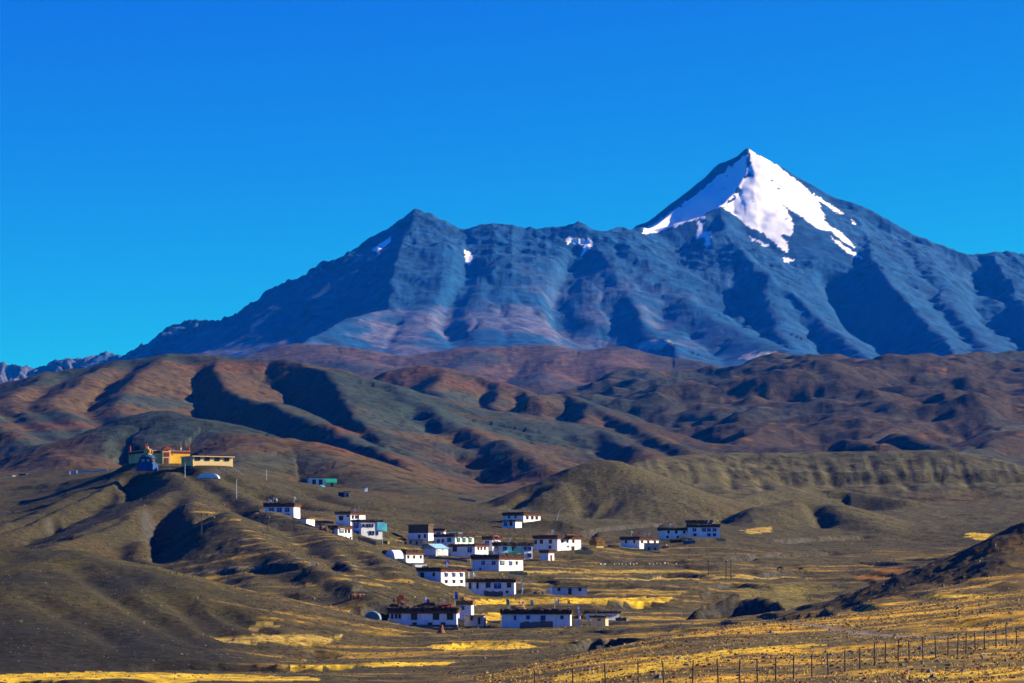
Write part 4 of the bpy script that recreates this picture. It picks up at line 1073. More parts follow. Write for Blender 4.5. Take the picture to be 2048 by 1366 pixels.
# ------------------------------------------------------------------ houses
def add_window(root, face, u, zc, w, h, st, a, b):
    """u: metres along the face from its left end as seen from outside"""
    fr = MB(); pn = MB(); ln = MB(); ml = MB()
    fw = min(.16, w * .18)
    def put(mb, u0, u1, z0, z1, d0, d1):
        if face == 'L':
            mb.box(-a / 2 + u0, -a / 2 + u1, -b / 2 - d1, -b / 2 + d0, z0, z1)
        else:
            mb.box(a / 2 - d0, a / 2 + d1, -b / 2 + u0, -b / 2 + u1, z0, z1)
    u0, u1, z0, z1 = u - w / 2, u + w / 2, zc - h / 2, zc + h / 2
    # surround: two jambs and a sill piece proud of the wall, painted black
    put(fr, u0 - fw, u0, z0 - fw, z1, .25, .07); put(fr, u1, u1 + fw, z0 - fw, z1, .25, .07)
    put(fr, u0, u1, z0 - fw, z0, .25, .066)
    f = fr.build('door_frame' if st == 'd' else 'window', M_BLACK, root)
    put(pn, u0, u1, z0, z1, .28, .02)
    p = pn.build('pane', PANE[st], f)
    put(ln, u0 - fw * 1.5, u1 + fw * 1.5, z1, z1 + .16, .25, .2)
    ln.build('lintel', M_BROWN if st in 'kd' else M_WHITE, f)
    if w > .9 and st != 'd':
        nb = 2 if w > 1.5 else 1
        for k in range(nb):
            q = u0 + w * (k + 1) / (nb + 1)
            put(ml, q - .03, q + .03, z0, z1, .1, .045)
        put(ml, u0, u1, z0 + h * .62, z0 + h * .62 + .05, .1, .041)
        ml.build('glazing_bar', M_WHITE if st in 'bt' else M_WOOD, f)
    return f

def make_house(h, seed):
    a, b, hh, s, t = h['a'], h['bb'], h['h'], h['s'], math.radians(h['t'])
    rr = random.Random(seed)
    root = thing(h['name'], h['label'], h['cat'], (h['cx'], h['cy'], h['z']), -t, h['group'])
    bt = .018 * hh
    MB().box(-a / 2, a / 2, -b / 2, b / 2, -2.2, hh, bt * (1 + 2.2 / hh), bt * (1 + 2.2 / hh)).build('wall', wmat(h['wall']), root)
    if h['foot']:
        MB().box(-a / 2 - .12, a / 2 + .12, -b / 2 - .12, b / 2 + .12, -2.3, h['foot'] * s * .5).build('plinth', M_STONE, root)
    ov = h['over']; band = h['band'] * s; rf = h['roof']; ztop = hh
    x0, x1, y0, y1 = -a / 2 - ov, a / 2 + ov, -b / 2 - ov, b / 2 + ov
    if h['red']:
        MB().box(-a / 2 - .1, a / 2 + .1, -b / 2 - .1, b / 2 + .1, hh - .02, hh + .24).build('red_frieze', M_RED, root)
        ztop = hh + .24; band -= .24
    if rf in ('brush', 'straw'):
        MB().box(x0 + .1, x1 - .1, y0 + .1, y1 - .1, ztop, ztop + .2).build('roof', M_MUD, root)
        band = max(band - .2, .3); z = ztop + .2; w = min(.9, a * .2, b * .2)
        mb = MB()
        mb.lumpy(x0, x1, y0, y0 + w, z - .03, z + band, .42, .15, seed)
        mb.lumpy(x0, x1, y1 - w, y1, z - .03, z + band * .9, .5, .15, seed + 1)
        mb.lumpy(x0, x0 + w, y0 + w, y1 - w, z - .03, z + band, .45, .13, seed + 2)
        mb.lumpy(x1 - w, x1, y0 + w, y1 - w, z - .03, z + band, .45, .13, seed + 3)
        for k in range(int((a + b) * 5)):      # loose twigs
            if rr.random() < .6:
                px_, py_ = rr.uniform(x0, x1), y0 + rr.uniform(-.1, w)
            else:
                px_, py_ = x1 - rr.uniform(-.1, w), rr.uniform(y0, y1)
            zz = z + band * rr.uniform(.5, 1.0); dx, dy = rr.uniform(-.5, .5), rr.uniform(-.5, .3)
            mb.tube((px_, py_, zz), (px_ + dx, py_ + dy, zz + rr.uniform(.05, .4)), .035, .02, 4)
        mb.build('brushwood', M_BRUSH if rf == 'brush' else M_STRAW, root)
        if rf == 'straw':
            MB().dome(0, 0, z + band * .6, a * .42, b * .4, 1.0, .14, seed).build('straw_heap', M_STRAW, root)
        ztop = z + band
    elif rf == 'flat':
        MB().box(-a / 2 - .15, a / 2 + .15, -b / 2 - .15, b / 2 + .15, hh, hh + .16).build('roof', M_MUD, root)
        ztop = hh + .16
    elif rf == 'eave':
        MB().box(-a / 2 - .5, a / 2 + .6, -b / 2 - .5, b / 2 + .5, hh, hh + .28).build('roof', wmat('creamyellow'), root)
        ztop = hh + .28
    elif rf == 'frieze':
        MB().box(-a / 2 - .08, a / 2 + .08, -b / 2 - .08, b / 2 + .08, hh, hh + band * .8).build('red_frieze', M_RED, root)
        MB().box(-a / 2 - .2, a / 2 + .2, -b / 2 - .2, b / 2 + .2, hh + band * .8, hh + band).build('roof', mat('sandstone coping', (.62, .42, .22)), root)
        ztop = hh + band
    elif rf == 'darkstorey':
        MB().box(-a / 2 + .1, a / 2 - .1, -b / 2 + .1, b / 2 - .1, hh, hh + 2.7, .05, .05).build('upper_storey', wall_material('sooty mud', (.10, .07, .045), (.04, .03, .022)), root)
        MB().box(-a / 2 - .2, a / 2 + .2, -b / 2 - .2, b / 2 + .2, hh + 2.7, hh + 2.9).build('roof', M_MUD, root)
        ztop = hh + 2.9
    elif rf == 'thatch':
        MB().lumpy(-a / 2 - .3, a / 2 + .3, -b / 2 - .3, b / 2 + .3, hh, hh + 1.6, .5, .16, seed).dome(0, 0, hh + 1.3, a * .5, b * .5, 1.1, .12, seed).build('thatch', mat('brown thatch', (.20, .10, .025), (.06, .03, .012), 3., .95, .1), root)
        ztop = hh + 2.2
    elif rf == 'turf':
        MB().box(-a / 2 - .2, a / 2 + .2, -b / 2 - .2, b / 2 + .2, hh, hh + .25).build('roof', M_MUD, root)
        MB().dome(-a * .05, b * .05, -.6, a * .85, b * .75, hh + .5, .08, seed).build('turf_bank', mat('dark turf', (.06, .05, .035), (.03, .025, .02), 1.5, .95, .1), root)
        ztop = hh + .25
    elif rf == 'green':
        mb = MB(); k = .4; zr = hh + 1.7
        mb.v = [(-a / 2 - k, -b / 2 - k, hh), (a / 2 + k, -b / 2 - k, hh), (a / 2 + k, b / 2 + k, hh), (-a / 2 - k, b / 2 + k, hh), (0, -b / 2 - k, zr), (0, b / 2 + k, zr)]
        mb.f = [(0, 1, 4), (1, 2, 5, 4), (2, 3, 5), (3, 0, 4, 5), (3, 2, 1, 0)]
        mb.build('roof', mat('green sheet metal', (.02, .42, .22), (.015, .30, .16), 2., .45, spec=.4), root)
        ztop = zr
    elif rf == 'bluepitch':
        mb = MB(); k = .35; zr = hh + 1.5
        mb.v = [(-a / 2 - k, -b / 2 - k, hh), (a / 2 + k, -b / 2 - k, hh), (a / 2 + k, b / 2 + k, hh), (-a / 2 - k, b / 2 + k, hh), (0, -b / 2 - k, zr), (0, b / 2 + k, zr)]
        mb.f = [(1, 2, 5, 4), (3, 0, 4, 5), (3, 2, 1, 0)]
        mb.build('roof', mat('pale blue sheet metal', (.28, .52, .66), (.22, .42, .55), 2., .45, spec=.4), root)
        g = MB(); g.v = [(-a / 2, -b / 2 - .02, hh), (a / 2, -b / 2 - .02, hh), (0, -b / 2 - .02, zr - .15), (-a / 2, -b / 2 + .3, hh), (a / 2, -b / 2 + .3, hh), (0, -b / 2 + .3, zr - .15)]
        g.f = [(0, 1, 2), (5, 4, 3), (0, 2, 5, 3), (1, 4, 5, 2), (0, 3, 4, 1)]
        g.build('gable', wmat('greyplaster'), root)
        ztop = zr
    h['ztop'] = ztop
    ct, sn = math.cos(t), math.sin(t)
    for (wx, wy, ww, wh, st) in h['wins']:
        zc = (h['yb'] - wy) * s
        if wx < h['xc']:
            u = a - (h['xc'] - wx) * s / ct; w = ww * s / ct; face = 'L'; lim = a
        else:
            u = (wx - h['xc']) * s / sn; w = ww * s / sn; face = 'R'; lim = b
        w = min(max(w * .78, .35), 3.4); hgt = max(wh * s * .86, .35)
        u = min(max(u, w / 2 + .25), lim - w / 2 - .25)
        zc = max(zc, hgt / 2 + .1) if st != 'd' else hgt / 2
        zc = min(zc, hh - hgt / 2 - .18) if hgt + .4 < hh else hh / 2
        add_window(root, face, u, zc, w, hgt, st, a, b)
    h['root'] = root
    return root

for i, h in enumerate(HOUSES):
    make_house(h, 100 + i * 7)
def house(part):
    return next(h for h in HOUSES if part in h['label'])
def on_roof(h, px, extra=0., back=.5):
    """a point on a roof: photo column -> roof edge or middle"""
    t = math.radians(h['t']); a, b = h['a'], h['bb']
    ex = np.array([math.cos(t), -math.sin(t)]); ey = np.array([math.sin(t), math.cos(t)])
    best = None
    for i in range(41):
        for fy in (back,):
            lx = (-.46 + .92 * i / 40) * a; ly = (-.46 + .92 * fy) * b
            q = np.array([h['cx'], h['cy']]) + ex * lx + ey * ly
            e = abs(1024 + q[0] / q[1] * F - px)
            if best is None or e < best[0]:
                best = (e, q)
    return (best[1][0], best[1][1], h['z'] + h['ztop'] + extra)
# ------------------------------------------------------------------ monastery details
mon = house('yellow monastery'); mr = mon['root']; a, b, hh, s = mon['a'], mon['bb'], mon['h'], mon['s']
st_ = math.sin(math.radians(mon['t']))
u = (327 - mon['xc']) * s / st_ - b / 2
po = MB().box(a / 2, a / 2 + 2.2, u - 1.7, u + 1.7, -2, hh + 1.5).build('portal', wall_material('portal plaster', (.72, .52, .20), (.58, .40, .16)), mr)
MB().box(a / 2 + 2.2, a / 2 + 2.32, u - 1.1, u + 1.1, hh - 1.3, hh + .4).build('red_panel', M_RED, po)
MB().box(a / 2 + 2.2, a / 2 + 2.36, u - .8, u + .8, -1, 2.1).build('door', M_BROWN, po)
g = MB(); z0 = hh + 1.5
g.v = [(a / 2 - .3, u - 1.9, z0), (a / 2 + 2.6, u - 1.9, z0), (a / 2 + 2.6, u + 1.9, z0), (a / 2 - .3, u + 1.9, z0), (a / 2 - .3, u, z0 + 1.2), (a / 2 + 2.6, u, z0 + 1.2)]
g.f = [(0, 1, 5, 4), (2, 3, 4, 5), (1, 2, 5), (3, 0, 4), (3, 2, 1, 0)]
g.build('gable_roof', mat('bright red paint', (.55, .05, .02), (.38, .03, .015), 3.), po)
for (lx, ly) in ((-a / 2 + .4, -b / 2 + .4), (a / 2 - .4, -b / 2 + .4), (a / 2 - .4, b / 2 - .4)):
    q = mon['ztop']
    MB().tube((lx, ly, q), (lx, ly, q + 1.7), .32, .32, 10).tube((lx, ly, q + 1.7), (lx, ly, q + 2.5), .30, .04, 10).build('roof_banner', mat('banner red', (.50, .05, .04), (.33, .03, .03), 3.), mr)
for k, f_ in enumerate((.18, .42, .62, .80)):
    ly = -b / 2 + b * f_; q = mon['ztop']
    MB().tube((a / 2 - .5, ly, q), (a / 2 - .5, ly, q + 1.3), .05, .04, 6).box(a / 2 - .56, a / 2 - .52, ly + .05, ly + .5, q + .5, q + 1.2).build('roof_pennant', M_WHITE if k % 2 else M_BLUE, mr)
MB().box(-a / 2 - 3.5, a / 2 + 1.2, -b / 2 - 1.5, -b / 2 - .9, -3., .25).build('forecourt_wall', wall_material('dark rubble', (.16, .13, .10), (.07, .06, .05)), mr)
MB().box(a / 2 - .05, a / 2 + .05, u + 1.75, b / 2 - .02, .1, hh - .05).build('yellow_facade', wall_material('yellow limewash', (.85, .50, .04), (.70, .38, .04)), mr)
dor = house('long cream');
M_SHADE_TAN = wall_material('shade-offset tan plaster', (.85, .44, .17), (.70, .34, .12))  # shaded sides only: red put into the colour to offset blue sky light
MB().box(-a / 2 + .02, a / 2 - .02, -b / 2 - .04, -b / 2 + .05, .1, hh - .05).build('shade_tan_facade', M_SHADE_TAN, mr)
MB().box(-dor['a'] / 2 + .02, dor['a'] / 2 - .02, -dor['bb'] / 2 - .04, -dor['bb'] / 2 + .05, .1, dor['h'] - .05).build('shade_tan_end_wall', M_SHADE_TAN, dor['root'])
 
MB().tube((0, 0, dor['h'] + .25), (0, 0, dor['h'] + .9), .35, .25, 8).build('roof_tank', mat('red plastic', (.55, .06, .03)), dor['root'])

# ------------------------------------------------------------------ seated statue on its blue pedestal
SD = 1120.; ss = SD / F
sx, sy, sz = P(295, 934, SD)
stt = thing('seated_statue', 'gilded seated statue in red robe on tiered blue pedestal before the monastery', 'statue', (sx, sy, sz), math.radians(-18))
M_GOLD = mat('gilding', (.80, .50, .06), (.62, .34, .04), 2., .35, spec=.5)
M_ROBE = mat('statue robe', (.42, .06, .025), (.26, .03, .015), 2.)
M_PBLUE = mat('pedestal blue', (.02, .08, .26), (.015, .05, .16), 1.5)
M_PDARK = mat('pedestal navy', (.03, .08, .17), (.02, .04, .09), 1.5)
MB().box(-3.4, 3.4, -2.4, 2.4, -1.5, 1.1).build('pedestal_base', M_PBLUE, stt)
p2 = MB().box(-2.9, 2.9, -2.1, 2.1, 1.1, 1.75).box(-2.3, 2.3, -1.7, 1.7, 1.75, 3.3).box(-2.7, 2.7, -2.0, 2.0, 3.3, 3.7).build('pedestal_tier', M_PDARK, stt)
for sgn in (-1, 1):
    MB().dome(sgn * 2.5, -1.3, 1.75, .75, .6, 1.3, .1, 5 + sgn, 8, 4).build('red_lion', M_RED, p2)
    MB().box(sgn * 1.1 - .6, sgn * 1.1 + .6, -1.78, -1.7, 2.0, 3.0).build('white_panel', mat('pale blue panel', (.35, .50, .62)), p2)
lot = MB()
for ring, (rad, zz) in enumerate(((2.35, 3.7), (2.1, 4.15))):
    for k in range(14):
        an = 2 * math.pi * (k + .5 * ring) / 14
        lot.dome(rad * math.cos(an), rad * .8 * math.sin(an), zz, .48, .48, .55, .03, k, 6, 3)
lot.dome(0, 0, 3.7, 2.2, 1.8, .85, .0, 1, 20, 5)
lot.build('lotus_throne', mat('lotus petals', (.05, .20, .34), (.03, .10, .2)), stt)
def skin(name, verts, edges, radii, m, parent, voxel=.12):
    me = bpy.data.meshes.new(name); me.from_pydata(verts, edges, []); me.materials.append(m)
    o = bpy.data.objects.new(name, me); COL.objects.link(o); o.parent = parent
    o.modifiers.new('skin', 'SKIN').use_smooth_shade = True
    for i, r in enumerate(radii):
        d = me.skin_vertices[0].data[i]; d.radius = (r, r) if not isinstance(r, tuple) else r
        d.use_root = i == 0
    su = o.modifiers.new('sub', 'SUBSURF'); su.levels = 2; su.render_levels = 2
    return o
# body: pelvis, torso, neck, head; crossed legs and arms with the hands in the lap
bv = [(0, .2, 4.8), (0, .2, 5.6), (0, .15, 6.5), (0, .1, 7.05), (0, 0, 7.5), (0, 0, 8.0),
      (-.85, -.1, 6.55), (-1.25, -.3, 5.75), (-.55, -.95, 5.2), (.85, -.1, 6.55), (1.25, -.3, 5.75), (.75, -.95, 5.0), (1.3, -1.25, 4.7),
      (-1.7, -.5, 4.65), (-.2, -1.25, 4.65), (1.7, -.5, 4.65), (.2, -1.2, 4.85)]
be = [(0, 1), (1, 2), (2, 3), (3, 4), (4, 5), (2, 6), (6, 7), (7, 8), (2, 9), (9, 10), (10, 11), (11, 12), (0, 13), (13, 14), (0, 15), (15, 16)]
br = [.75, .62, .78, .27, .47, .40, .36, .27, .20, .36, .27, .21, .16, .52, .3, .52, .3]
body = skin('body', bv, be, br, M_GOLD, stt)
rv = [(0, .26, 4.8), (0, .26, 5.6), (.1, .22, 6.35), (.62, .1, 6.6), (1.15, -.22, 5.9), (-1.7, -.45, 4.62), (-.2, -1.15, 4.6), (1.7, -.45, 4.62), (.2, -1.1, 4.78)]
skin('robe', rv, [(0, 1), (1, 2), (2, 3), (3, 4), (0, 5), (5, 6), (0, 7), (7, 8)], [.86, .70, .76, .42, .32, .58, .34, .58, .34], M_ROBE, stt)
MB().dome(0, .03, 8.05, .44, .44, .42, .02, 3, 12, 4).dome(0, .03, 8.38, .2, .2, .3, .02, 4, 10, 3).build('hair', mat('statue hair', (.03, .05, .16)), body)
MB().tube((0, .03, 8.6), (0, .03, 9.1), .1, .03, 8).build('finial', M_WHITE, body)
MB().dome(0, -.42, 7.66, .06, .1, .12, 0, 1, 6, 3).box(-.2, -.08, -.47, -.42, 7.86, 7.9).box(.08, .2, -.47, -.42, 7.86, 7.9).box(-.1, .1, -.45, -.41, 7.54, 7.58).build('face', M_BLACK, body)
au = MB()
for k in range(13):
    an = math.radians(-25 + 230 * k / 12); an2 = math.radians(-25 + 230 * (k + 1) / 12)
    if k < 12:
        au.tube((1.75 * math.cos(an), .75, 5.7 + 1.5 * math.sin(an)), (1.75 * math.cos(an2), .75, 5.7 + 1.5 * math.sin(an2)), .22, .22, 6)
au.build('throne_back', M_GOLD, stt)

# ------------------------------------------------------------------ prayer flags, heaps, tents, poles
CLOTH = {k: mat('cloth ' + k, c, tuple(v * .8 for v in c), 3., .9) for k, c in dict(red=(.75, .10, .04), orange=(.85, .30, .05), white=(.82, .82, .80), blue=(.03, .08, .60), green=(.06, .42, .25), yellow=(.82, .62, .08), pink=(.85, .45, .40), teal=(.12, .45, .50)).items()}
def cloth_mesh(w, h, seed, sag=.25):
    mb = MB(); rr = random.Random(seed); nx, nz = 4, 5; ph = rr.uniform(0, 6)
    for j in range(nz + 1):
        for i in range(nx + 1):
            f_ = i / nx
            mb.v.append((f_ * w, .16 * f_ * math.sin(ph + f_ * 5 + j * .5), -h * j / nz - sag * f_ * f_))
    for j in range(nz):
        for i in range(nx):
            k = j * (nx + 1) + i
            mb.f.append((k, k + 1, k + nx + 2, k + nx + 1))
    n = len(mb.v)                   # give the cloth a thickness
    mb.v += [(x, y + .025, z) for x, y, z in mb.v]
    mb.f += [tuple(n + i for i in reversed(q)) for q in list(mb.f)]
    return mb
def flag(loc, col, hp, w, h, label, group, lean=0., seed=0, down=0.):
    o = thing('prayer_flag', label, 'flag', loc, random.Random(seed).uniform(-.6, .6), group)
    MB().tube((0, 0, -.7), (lean, 0, hp), .05, .03, 6).build('pole', M_WOOD if col not in ('white', 'blue') else M_WHITE, o)
    c = cloth_mesh(w, h, seed).build('cloth', CLOTH[col], o, True); c.location = (lean * (1 - down / hp) + .03, 0, hp - .05 - down)
    return o
G1, G2, G3 = 'prayer flags on the front houses', 'prayer flags on the middle houses', 'prayer flags on the hillside houses'
h1 = house('red flags and three'); h2 = house('orange fodder')
R1 = 'prayer flag on the roof of the long house with three black bays'
k = 0
for px_, col, hp, w, hgt, lab in ((784,'green',2.2,.5,.9,'faded green ' + R1),(788,'orange',2.0,.8,1.2,'broad orange ' + R1),(793,'orange',2.6,.8,1.5,'broad orange ' + R1),(798,'red',2.9,.9,1.0,'deep red ' + R1),
        (814,'orange',2.2,.5,.7,'small orange ' + R1),(830,'yellow',2.6,.5,.7,'pale yellow ' + R1),(848,'white',2.6,.35,1.2,'narrow white ' + R1),(853,'blue',2.0,.6,1.2,'bright blue ' + R1),(876,'yellow',2.2,.6,.7,'pale yellow ' + R1),
        (886,'white',1.9,.5,.6,'short white ' + R1),(902,'yellow',2.7,.5,.9,'pale yellow ' + R1),(911,'blue',3.6,.55,1.7,'tall dark blue ' + R1)):
    k += 1
    flag(on_roof(h1, px_, -.25, .25 + .5 * (k % 3) / 2), col, hp, w, hgt, lab, G1, seed=k)
R2 = 'prayer flag on the house with orange fodder'
for px_, col, hp, w, hgt, lab in ((1003,'green',2.4,.6,1.3,'drooping green ' + R2),(1015,'white',1.2,.3,.6,'short white ' + R2),(1040,'pink',2.0,.7,1.1,'pink ' + R2),(1060,'teal',2.2,.5,1.0,'teal ' + R2),(1110,'white',2.6,.3,1.2,'slim white ' + R2),(1114,'pink',2.5,.35,1.2,'faded pink leaning ' + R2),(1133,'yellow',2.4,.45,1.0,'pale yellow ' + R2)):
    k += 1
    flag(on_roof(h2, px_, -.25, .3 + .4 * (k % 2)), col, hp, w, hgt, lab, G1, lean=.15, seed=k)
for part, short, lst in (
    ('three broad dark bays', 'house with rubble at its foot', ((932,'white'),(937,'white'),(946,'white'),(1004,'yellow'))),
    ('two rows of three windows', 'house with two rows of windows', ((883,'orange'),(889,'blue'),(893,'white'),(901,'blue'))),
    ('large teal corner windows', 'house with teal corner windows', ((987,'white'),(997,'pink'))),
    ('green awning', 'blue-windowed house with green awning', ((1024,'white'),(1027,'yellow'),(1058,'yellow'))),
    ('three sunny windows', 'house on the knoll', ((1008,'white'),(1044,'pink'),(1061,'teal'),(1072,'yellow'))),
    ('grey concrete annex in front', 'white house with the concrete annex', ((1246,'white'),(1277,'red'),(1294,'white'),(1318,'white'))),
    ('small hanging dark bays', 'house with hanging dark bays', ((1330,'red'),(1346,'white'),(1369,'white'))),
    ('two rows of deep blue windows', 'house with two rows of blue windows', ((1405,'white'),(1416,'white'),(1435,'yellow'))),
    ('thick brush roof behind', 'large house with thick brush roof', ((1072,'white'),(1103,'white'))),
    ('five deep blue windows', 'blue-windowed hillside house', ((529,'white'),(535,'white'),(546,'white'),(553,'white'),(585,'pink'),(592,'white'))),
    ('orange flag and dark-red', 'house with dark-red roof edge', ((703,'orange'),(710,'blue'),(724,'yellow'),(729,'yellow')))):
    hs2 = house(part)
    for px_, col in lst:
        k += 1
        flag(on_roof(hs2, px_, -.3, .25 + .25 * (k % 3)), col, 1.5 + (k * 37 % 10) * .09, .5, .75, col + ' prayer flag on the roof of the ' + short, G2, seed=k)

def heap(part, px_, rx, ry, rz, m, label, seed):
    h = house(part); x, y, z = on_roof(h, px_, -.35, .5)
    o = MB().dome(0, 0, 0, rx, ry, rz, .17, seed, 16, 6).build('fodder_heap', m, None)
    o.location = (x, y, z); o.rotation_euler = (0, 0, -math.radians(h['t']))
    tag(o, label, 'fodder heap', 'fodder drying on the roofs')
heap('orange fodder', 1037, 1.9, 1.6, 1.2, M_STRAW, 'orange straw heap on the left end of a long white roof', 1)
heap('orange fodder', 1090, 2.8, 1.6, .75, M_BRUSH, 'dark flat brush heap on the roof with orange straw', 2)
heap('red flags and three', 800, 2.2, 2., 1.2, M_BRUSH, 'dark brush heap under the orange and red flags', 3)
heap('red flags and three', 862, 3.6, 2., 1.3, M_BRUSH, 'long dark brush heap in the middle of the red-flagged roof', 4)
heap('red flags and three', 893, 1.8, 1.4, 1.0, M_RED, 'heap under dark red cloth on the red-flagged roof', 5)
heap('thick brush roof behind', 1095, 1.6, 1.3, .8, mat('orange straw', (.55, .17, .03), (.30, .08, .02), 3.), 'bright orange straw heap on the large brush roof', 6)
heap('thick brush roof behind', 1145, 3.0, 2.2, .7, M_STRAW, 'flat brown straw layer on the large brush roof', 7)
heap('tall blue window', 992, 1.3, 1.1, .6, mat('dark pink cloth', (.5, .12, .14)), 'folded pink and red cloths on the upper house roof', 8)
heap('three green windows', 882, 1.0, .8, .5, M_RED, 'small dark red bundle on the green-windowed house', 9)

def arch(name, label, px0, px1, yb, yt, D, ln, col, rot, cat, rib=M_STEEL):
    w = (px1 - px0) / F * D; hgt = (yb - yt) / F * D
    x, y, z = P((px0 + px1) / 2, yb, D)
    z = min(z, ground_z(x, y)) if abs(z - ground_z(x, y)) < 1.5 else ground_z(x, y)
    o = thing(name, label, cat, (x, y, z - .15), rot)
    mb = MB(); n = 12
    for j, yy in enumerate((0, ln)):
        for i in range(n + 1):
            an = math.pi * i / n
            mb.v.append((-w / 2 * math.cos(an), yy, (hgt + .15) * math.sin(an)))
    for i in range(n):
        mb.f.append((i, n + 1 + i, n + 2 + i, i + 1))
    mb.f.append(tuple(range(n + 1))); mb.f.append(tuple(reversed(range(n + 1, 2 * n + 2))))
    mb.build('cover', col, o, False)
    for kk, yy in enumerate((-.02, ln * .5, ln + .02)):
        r = MB()
        for i in range(n):
            a0, a1 = math.pi * i / n, math.pi * (i + 1) / n
            r.tube((-(w / 2 + .03) * math.cos(a0), yy, (hgt + .18) * math.sin(a0)), (-(w / 2 + .03) * math.cos(a1), yy, (hgt + .18) * math.sin(a1)), .06, .06, 5)
        r.build('hoop', rib, o)
    return o
arch('greenhouse', 'round teal plastic greenhouse with a white hoop by the brushwood store', 728,760,1267,1252,603,5.,mat('teal plastic', (.03, .17, .24), (.02, .10, .15), 1., .3, spec=.5),0.,'greenhouse', M_WHITE)
arch('arched_tent', 'small white arched tent beside the red-edged white house', 768,792,1128,1112,790,4.,M_WHITE,math.radians(-35),'tent', M_WHITE)
arch('arched_shelter', 'long white arched shelter below the cream dormitory', 394,437,948,938,1085,3.,M_WHITE,math.radians(-6),'shelter', M_WHITE)
x, y, z = P(1378, 1099, 975)
o = thing('shipping_container', 'dark blue metal container with white roof near the concrete annex', 'container', (x, y, ground_z(x, y)), math.radians(2))
MB().box(-2.0, 2.0, -.9, .9, -.3, 1.1).build('body', mat('container blue', (.03, .07, .16), (.02, .05, .11), 2., .5), o)
MB().box(-2.05, 2.05, -.95, .95, 1.1, 1.22).build('roof', M_WHITE, o)
x, y, z = P(1333, 1098, 965)
o = MB().tube((0, 0, -.2), (0, 0, 1.3), .7, .05, 10).build('tent_cone', CLOTH['white'])
o.location = (x, y, ground_z(x, y)); tag(o, 'tiny white cone tent between the annex and the container', 'tent')
x, y, z = P(642, 984, 1200)
o = MB().dome(0, 0, -.1, 1.7, 1.1, .9, .12, 4, 10, 3).build('tarpaulin', mat('turquoise tarpaulin', (.08, .45, .48), (.05, .32, .36), 1.)); o.location = (x, y, ground_z(x, y))
tag(o, 'turquoise tarpaulin on the slope below the white lodge', 'tarpaulin')
x, y, z = P(648, 1078, 872)
o = MB().dome(0, 0, -.5, 2.7, 2.2, 2.1, .12, 8, 16, 6).build('hay_heap', M_BRUSH); o.location = (x, y, ground_z(x, y)); tag(o, 'dark domed brush heap left of the small red-edged house', 'heap')
x, y, z = P(882, 1281, 575)
o = MB().tube((0, 0, -.3), (0, 0, .7), .95, .62, 9).tube((0, 0, .7), (.1, 0, 1.25), .6, .4, 8).tube((.1, 0, 1.25), (.15, 0, 1.75), .34, .2, 7).build('earth_cairn', mat('red clay', (.28, .12, .05), (.14, .06, .03), 2., .9, .1)); o.location = (x, y, ground_z(x, y)); tag(o, 'red-brown earth cairn in front of the red-flagged house', 'cairn')

def wall_run(pts, h, th, m, label, D, seed, name='rubble_enclosure'):
    """a rubble or mud wall along photo columns at the foot row given"""
    w = [P(px_, py_, D if len(q) == 0 else q[0]) for px_, py_, *q in pts]
    x0, y0 = w[0][:2]; mb = MB(); rr = random.Random(seed)
    for p, q in zip(w[:-1], w[1:]):
        d = np.array([q[0] - p[0], q[1] - p[1]]); ln = math.hypot(*d); d /= ln; nn = np.array([-d[1], d[0]])
        m_ = max(2, int(ln / .55)); prev = None
        for i in range(m_ + 1):
            c = np.array(p[:2]) + d * ln * i / m_; gz = ground_z(c[0], c[1]); hh_ = h * rr.uniform(.85, 1.12)
            ring = []
            for sgn, zz in ((-1, -.5), (-1, hh_), (1, hh_ * .97), (1, -.5)):
                e = c + nn * sgn * (th / 2 * (1 if zz < 0 else .8)) + nn * rr.uniform(-.05, .05)
                ring.append(len(mb.v)); mb.v.append((e[0] - x0, e[1] - y0, gz + zz - w[0][2]))
            if prev:
                for a_ in range(4):
                    b_ = (a_ + 1) % 4
                    mb.f.append((prev[a_], prev[b_], ring[b_], ring[a_]))
            else:
                mb.f.append(tuple(ring))
            prev = ring
        mb.f.append(tuple(reversed(prev)))
    o = mb.build('mud_enclosure' if m is M_MUDW else name, m); o.location = (x0, y0, w[0][2])
    return tag(o, label, 'wall')
M_MUDW = wall_material('mud wall', (.52, .38, .12), (.34, .23, .08)); M_RUB = wall_material('rubble wall', (.17, .14, .11), (.07, .06, .05))
wall_run([(1040,1258),(1106,1258)], 1.35, .6, M_RUB, 'dark rubble yard wall before the house with orange fodder', 609, 1)
wall_run([(777,1260),(916,1260)], .55, .5, M_RUB, 'low dark wall along the foot of the red-flagged house', 611, 2)
wall_run([(1150,1106),(1184,1106),(1186,1100)], 1.3, .5, M_MUDW, 'ochre mud yard wall below the tiny straw-roofed hut', 905, 3)
wall_run([(794,1135),(826,1137)], 1.0, .5, M_MUDW, 'ochre mud wall under the arched tent', 780, 4)
wall_run([(1018,1147),(1055,1147)], .9, .5, M_MUDW, 'ochre mud wall below the house with teal corner windows', 818, 5)
wall_run([(1240,1102),(1320,1102)], .45, .5, M_MUDW, 'low pale bank wall before the house with concrete annex', 940, 6)
wall_run([(1432,1080),(1452,1078)], 1.0, .5, M_MUDW, 'ochre mud wall right of the blue-windowed two-storey house', 985, 7)
wall_run([(684,1090),(701,1090)], 1.0, .5, M_MUDW, 'ochre mud wall below the small teal-windowed house', 876, 8)
wall_run([(968,1194),(1006,1194)], 1.4, 1.2, M_RUB, 'heaped dark rubble bank before the three-bayed house', 733, 9)
wall_run([(716,1086),(752,1086)], 1.3, .5, M_RUB, 'dark rubble wall below the house with blue porch', 902, 10)
wall_run([(1000,1238),(940,1252)], .5, .4, M_RUB, 'low field wall between the two front houses', 640, 11)
